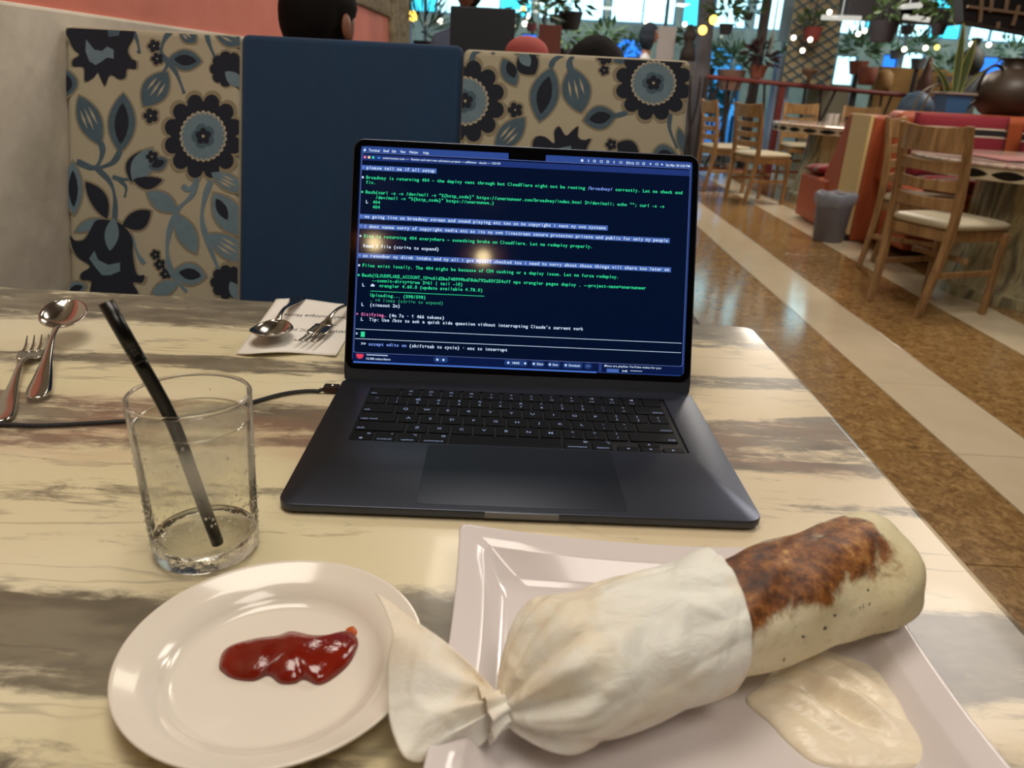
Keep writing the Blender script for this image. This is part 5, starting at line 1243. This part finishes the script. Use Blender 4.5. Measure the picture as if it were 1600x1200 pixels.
# dark ceiling piece with wooden lattice, top right
dk = empty('hanging_canopy', tuple(PY(1560, 20, 6.8)), 0, 'black hanging canopy with wooden crossbars at the top right', 'canopy')
a, b, c_, d_ = PY(1503, -20, 6.8), PY(1506, 32, 6.8), PY(1640, 56, 6.8), PY(1640, -20, 6.8)
mb = MB(); mb.add([tuple(a), tuple(b), tuple(c_), tuple(d_)]+[(q.x+.1, q.y+.35, q.z) for q in (a, b, c_, d_)], [(0, 1, 2, 3), (7, 6, 5, 4), (0, 4, 5, 1), (1, 5, 6, 2), (2, 6, 7, 3), (3, 7, 4, 0)])
loc(dk, mb).build('panel', mat('canopy_black', '#18161a', .7), dk)
for s_, e_ in (((1535, -10), (1531, 35)), ((1552, -10), (1547, 19)), ((1576, -8), (1570, 20)), ((1592, 8), (1582, 40)), ((1512, 10), (1610, 23)), ((1560, 34), (1559, 44))):
    p0, p1 = PY(*s_, 6.76), PY(*e_, 6.76); loc(dk, MB().bar([p0, p1], .026, .02)).build('crossbar', mat('bar_wood', '#86755f', .6), dk)
# dark ceiling beam with tube lamps
for i, (p0, p1, w, m, lab) in enumerate((((1320, 12), (1450, 10), .22, 'dark', 'dark ceiling beam high above the railing'), ((1400, 22), (1500, 26), .16, 'dark', 'second dark ceiling beam nearer the canopy'))):
    a, b = PY(*p0, 9.0), PY(*p1, 9.0); simple('ceiling_beam', MB().box((a.x, 8.9, a.z-w/2), (b.x, 9.2, a.z+w/2)), mat('beam_dark', '#2b2a2e', .7), lab, 'beam', bevel=.01)
TUB = emi('tube_white', '#e9e6da', .8)
for (a0, b0, lab) in (((1284, 27), (1345, 29), 'left white tube lamp under the dark beams'), ((1412, 26), (1452, 31), 'right white tube lamp under the dark beams'), ((1402, 11), (1440, 8), 'upper white tube lamp near the lattice top')):
    yt = 8.8 if a0[1] > 20 else 8.45; a, b = PY(*a0, yt), PY(*b0, yt); simple('tube_lamp', MB().tube([a, b], .028, 8).tube([a.lerp(b, .5), (a.lerp(b, .5).x, yt, CEIL-.004)], .006, 6), TUB, lab, 'lamp', smooth=True)
DPT = mat('pot_dark', '#2c2a30', .6)
# string of bulbs
BW = emi('bulb_white', '#fff3d8', 5); BY_ = emi('bulb_yellow', '#ffd35a', 4)
bulbs = [(645, 25, 1, 'large yellow glowing bulb at the end of the stone wall'), (688, 33, 0, 'white glowing bulb just left of the grey monitor'), (818, 14, 1, 'yellow glowing bulb, topmost of three right of the monitor'), (824, 25, 0, 'white glowing bulb, middle of three right of the monitor'), (820, 37, 0, 'white glowing bulb, lowest of three right of the monitor'),
 (1010, 35, 0, 'white glowing bulb right above the person with the dark headscarf'), (1070, 38, 0, 'white glowing bulb left of the grey column'), (1098, 47, 1, 'large amber glowing bulb in front of the grey column'), (1115, 31, 1, 'amber glowing bulb right of the grey column'),
 (1240, 59, 0, 'white glowing bulb, left of the pair over the lattice'), (1266, 62, 0, 'white glowing bulb, right of the pair over the lattice, under the red pot'), (1296, 19, 0, 'white glowing bulb near the lattice top'), (1333, 43, 0, 'white glowing bulb, left and highest of three right of the lattice'), (1341, 53, 0, 'white glowing bulb, lowest of three right of the lattice'), (1351, 48, 0, 'white glowing bulb, right one of three beside the lattice'), (1372, 54, 0, 'white glowing bulb under the dark round hanging pot'),
 (1413, 77, 0, 'small white glowing bulb above the ochre low wall'), (1446, 75, 0, 'white glowing bulb above the cone shaped sculpture'), (1464, 74, 1, 'yellow glowing bulb left of the snake plant'), (1518, 69, 0, 'white glowing bulb above the tall dark urn'), (1545, 70, 0, 'rightmost white glowing bulb, above the clay jar'), (1254, 79, 0, 'small white glowing bulb at the middle of the lattice')]
for px, py, k, lab in bulbs:
    q = PY(px, py, 9.3 if px > 1000 else 8.0+.15*(px % 5)); r_ = .028 if px not in (1098, 1115, 645) else .05
    o = empty('light_bulb', q, 0, lab, 'bulb', 'string light bulbs'); MB().sphere((0, 0, 0), r_, 12, 8).build('bulb', BY_ if k else BW, o, smooth=True); MB().tube([(0, 0, r_*.9), (0, 0, CEIL-.003-q.z)], .0025, 5).build('cord', DPT, o)
# plants
def foliage(r_, n_, seed, droop=.3, w=.05, l_=.14, sz=1):
    rng = random.Random(seed); mb = MB()
    for i in range(n_):
        a = rng.uniform(0, 2*PI); e = rng.uniform(-.5, 1.2); rr = r_*rng.uniform(.15, .8); c = Vector((math.cos(a)*math.cos(e), math.sin(a)*math.cos(e), math.sin(e)*sz))*rr
        d_ = (c.normalized()+Vector((rng.uniform(-.5, .5), rng.uniform(-.5, .5), rng.uniform(-.4, .5)-droop))).normalized(); s_ = d_.cross(Vector((rng.uniform(-1, 1), rng.uniform(-1, 1), rng.uniform(-1, 1)))).normalized()
        L_, ww = l_*rng.uniform(.6, 1.2), w*rng.uniform(.6, 1.1)
        mb.add([c, c+d_*L_*.5+s_*ww*.5, c+d_*L_, c+d_*L_*.5-s_*ww*.5], [(0, 1, 2, 3)])
    return mb
GR2 = mat('foliage_pale', '#5b8060', .6, var=.4, vscale=8); TER = mat('terracotta', '#8c5140', .7); DPT = mat('pot_dark', '#2c2a30', .6); PGY = mat('pot_grey', '#5b5a60', .7)
def plant(px, py, y, r_, label, pot=TER, potr=None, stand=True, hang=False, n_=70, gm=None, w=.05, l_=.14, seed=1, droop=.2):
    q = PY(px, py, y); potr = potr or r_*.5; hp = potr*1.3
    r = empty('hanging_plant' if hang else 'potted_plant', q, 0, label, 'plant')
    foliage(r_, n_, seed, droop, w, l_).build('foliage', gm or MATS['foliage_green'], r)
    MB().lathe([(0, -r_*.45-hp), (potr*.7, -r_*.45-hp), (potr, -r_*.45), (potr*.9, -r_*.45), (0, -r_*.45-.01)], 16).build('pot', pot, r, smooth=True, auto=.6)
    if hang:
        top = CEIL-.004-q.z; MB().tube([(0, 0, -r_*.4), (0, 0, top)], .006, 6).build('cord', DPT, r)
    elif stand:
        bot = FL-q.z; MB().tube([(0, 0, -r_*.45-hp), (0, 0, bot+.02)], .03, 8).lathe([(0, bot), (.13, bot), (.12, bot+.02), (0, bot+.025)], 16).build('stand', IRN, r)
    return r
plant(893, 2, 7.6, .20, 'hanging plant in a dark bowl in front of the bright window, above the floral bench', DPT, .12, hang=True, n_=50, seed=2)
plant(868, 6, 9.5, .25, 'leafy hanging plant just left of the dark hanging bowl', DPT, .07, hang=True, n_=90, gm=GR2, seed=3)
plant(832, 14, 7.0, .26, 'drooping hanging plant with pink stems right of the monitor', mat('pink_stem', '#a0606a', .6), .05, hang=True, n_=60, gm=GR2, seed=4, l_=.2, w=.04)
plant(660, 44, 6.6, .22, 'spiky palm in a pot left of the monitor', DPT, .08, n_=80, seed=5, l_=.30, w=.018, droop=-.5)
plant(1138, 18, 9.75, .30, 'large dark hanging plant against the bright window near the grey column', DPT, .09, hang=True, n_=120, seed=6)
plant(1172, 6, 10.4, .22, 'small hanging plant right of the large dark one', DPT, .07, hang=True, n_=70, seed=16)
plant(1110, 92, 11.6, .26, 'green bushy plant behind the railing next to the grey column', DPT, .10, n_=110, gm=GR2, seed=7)
plant(1146, 92, 10.75, .30, 'wide green plant in the pale pinkish trough on the railing', mat('trough_pink', '#9c7a6c', .8), .20, n_=140, gm=GR2, seed=8)
plant(1188, 88, 10.35, .24, 'dark reddish leaved plant beside the short pale post', TER, .12, n_=110, gm=mat('leaf_maroon', '#43282b', .7, var=.4, vscale=10), seed=9)
plant(1228, 96, 11.45, .17, 'small plant in tan box at the foot of the lattice', mat('tan_box', '#9a7960', .8), .10, n_=60, seed=10)
plant(1272, 34, 10.0, .14, 'plant in a red pot hung on the lattice', mat('pot_red', '#8c3d3a', .6), .12, hang=True, n_=50, seed=11)
plant(1346, 78, 10.6, .30, 'tall green plant in brown pot right of the lattice', TER, .13, n_=130, gm=GR2, seed=12, l_=.2, droop=-.1)
plant(1386, 18, 8.25, .20, 'hanging plant in a dark round pot under the window band', DPT, .15, hang=True, n_=50, seed=13)
plant(1440, 74, 10.65, .30, 'loose green plant right of the cone shaped sculpture', PGY, .10, n_=110, gm=GR2, seed=14)
plant(1404, 64, 11.7, .28, 'trailing green plant behind the cone shaped sculpture', PGY, .09, n_=90, gm=GR2, seed=15, hang=True)
plant(1480, 108, 10.9, .20, 'small green plant behind the snake plant', PGY, .10, n_=70, gm=GR2, seed=17)
plant(1580, 82, 11.4, .28, 'pale green plant behind the clay jar', PGY, .10, n_=90, gm=GR2, seed=18)
plant(1424, 20, 9.9, .30, 'hanging greenery between the tube lamps', DPT, .08, hang=True, n_=140, seed=19)
plant(1474, 14, 8.2, .30, 'dense hanging greenery left of the black canopy', DPT, .08, hang=True, n_=130, seed=20)
plant(885, 60, 8.5, .22, 'potted plant between terracotta board and dark crown of hair', PGY, .09, n_=80, gm=GR2, seed=21)
plant(945, 62, 8.8, .24, 'potted plant with reddish tips left of the person in profile', TER, .09, n_=90, gm=GR2, seed=22)
plant(990, 76, 11.3, .24, 'low plant just behind the person in profile', PGY, .09, n_=80, gm=GR2, seed=23)
plant(1078, 62, 10.9, .22, 'plant left of the grey column', PGY, .09, n_=80, gm=MATS['foliage_green'], seed=24)
# statuettes and jars on the railing
def urn(px, py, y, prof, label, m, name='statuette', cat='statuette'):
    q = PY(px, py, y); mb = MB(); mb.lathe(prof, 20); o = mb.build(name, m, None, smooth=True); o.location = q; return tag(o, label, cat)
urn(1440, 152, 9.9, [(0, 0), (.075, 0), (.095, .08), (.085, .14), (.095, .18), (.06, .25), (.05, .33), (.02, .46), (0, .48)], 'brown cone shaped clay sculpture standing on the railing', mat('clay_brown', '#5c3f38', .7))
q = PY(1427, 182, 9.2); 
urn(1427, 184, 9.2, [(0, 0), (.17, 0), (.20, .10), (.17, .20), (.10, .27), (0, .30)], 'rounded blue grey ceramic pot left of the snake plant', mat('pot_slate', '#4c6076', .5), 'ceramic_pot', 'pot')
urn(1376, 144, 10.2, [(0, 0), (.09, 0), (.12, .10), (.11, .22), (.06, .27), (0, .28)], 'tan rounded jar standing on the ochre wall', mat('jar_tan', '#a3804f', .6), 'tan_jar', 'jar')
urn(1352, 133, 10.0, [(0, 0), (.09, 0), (.11, .10), (.12, .20), (.10, .21), (0, .2)], 'terracotta pot on the railing right of the bright window', TER, 'clay_pot', 'pot')
q = PY(1073, 96, 10.0); simple('plinth', MB().box((q.x-.11, 9.89, FL), (q.x+.11, 10.11, q.z-.0005)), PGY, 'grey plinth under the dark statuette beyond the bench', 'plinth')
urn(1073, 96, 10.0, [(0, 0), (.10, 0), (.09, .12), (.05, .20), (.07, .26), (.09, .30), (.05, .36), (.02, .42), (0, .43)], 'dark figure shaped statuette beyond the right end of the bench', mat('statue_dark', '#38302f', .7))
q = PY(1513, 118, 9.8); simple('plinth', MB().box((q.x-.11, 9.69, FL), (q.x+.11, 9.91, q.z-.0005)), PGY, 'grey plinth under the tall dark urn', 'plinth')
urn(1513, 118, 9.8, [(0, 0), (.10, 0), (.14, .14), (.12, .26), (.05, .32), (.05, .40), (.08, .42), (0, .43)], 'tall dark urn behind the snake plant', mat('urn_dark', '#3b3f3c', .6), 'urn', 'urn')
urn(1262, 132, 9.5, [(0, 0), (.02, 0), (.02, .08), (.09, .14), (.10, .18), (0, .18)], 'small brown bowl on a stem before the lattice', mat('bowl_brown', '#5f4635', .6), 'stem_bowl', 'bowl')
# outside: awning posts and greenery seen through the panes
for i, (px, py, r_) in enumerate(((1104, 150, .5), (1125, 200, .5), (1410, 100, .6), (1550, 100, .5), (670, 84, .6), (980, 80, .6))):
    q = PY(px, py, 15.5+i*.0); sh = empty('shrub', (q.x, 14.6 if i % 2 else 15.9, FL), 0, 'shrub outside the glass, '+('behind the left end of the railing', 'behind the red railing post', 'behind the cone shaped sculpture', 'behind the clay jar', 'behind the monitor', 'behind the person in profile')[i], 'shrub', 'shrubs outside the windows')
    foliage(r_, 120, 40+i, 0, .12, .3).xf(Matrix.Translation((0, 0, .5+r_*.5))).build('foliage', GR2, sh); MB().tube([(0, 0, 0), (0, 0, .6)], .04, 8).build('stem', IRN, sh)
# pendant lamps behind the viewer, mirrored in the screen
LM = Matrix.Rotation(TH, 4, 'Z') @ Matrix.Translation((-LW/2, LD-.004, .006)) @ Matrix.Rotation(PI/2-A_, 4, 'X')
Ln = (LM.to_3x3() @ Vector((0, 0, 1))).normalized(); Lo = LM.translation
for i, (px, py) in enumerate(((585, 380), (755, 402))):
    d_ = ray(px, py).normalized(); t_ = (Lo-CAM).dot(Ln)/d_.dot(Ln); hit = CAM+d_*t_; rdir = d_-2*d_.dot(Ln)*Ln
    s_ = min((CEIL-.35-hit.z)/rdir.z, 3.2/max(.01, -rdir.y)) if rdir.z > 0 else 3.0
    q = hit+rdir*s_
    pe = empty('pendant_lamp', q, 0, 'red shaded pendant lamp with glowing bulb, the %s of two reflected in the laptop screen' % ('left', 'right')[i], 'lamp', 'pendant lamps reflected in the screen')
    MB().sphere((0, 0, 0), .035, 14, 10).build('bulb', emi('pendant_glow', '#ffe2a8', 45), pe, smooth=True)
    MB().lathe([(.03, .11), (.10, .07), (.13, -.005)], 24, close=False).build('shade', mat('shade_red', '#7a2a20', .5), pe, smooth=True, solid=.003)
    MB().tube([(0, 0, .10), (0, 0, CEIL-.002-q.z)], .004, 6).build('cord', DPT, pe)
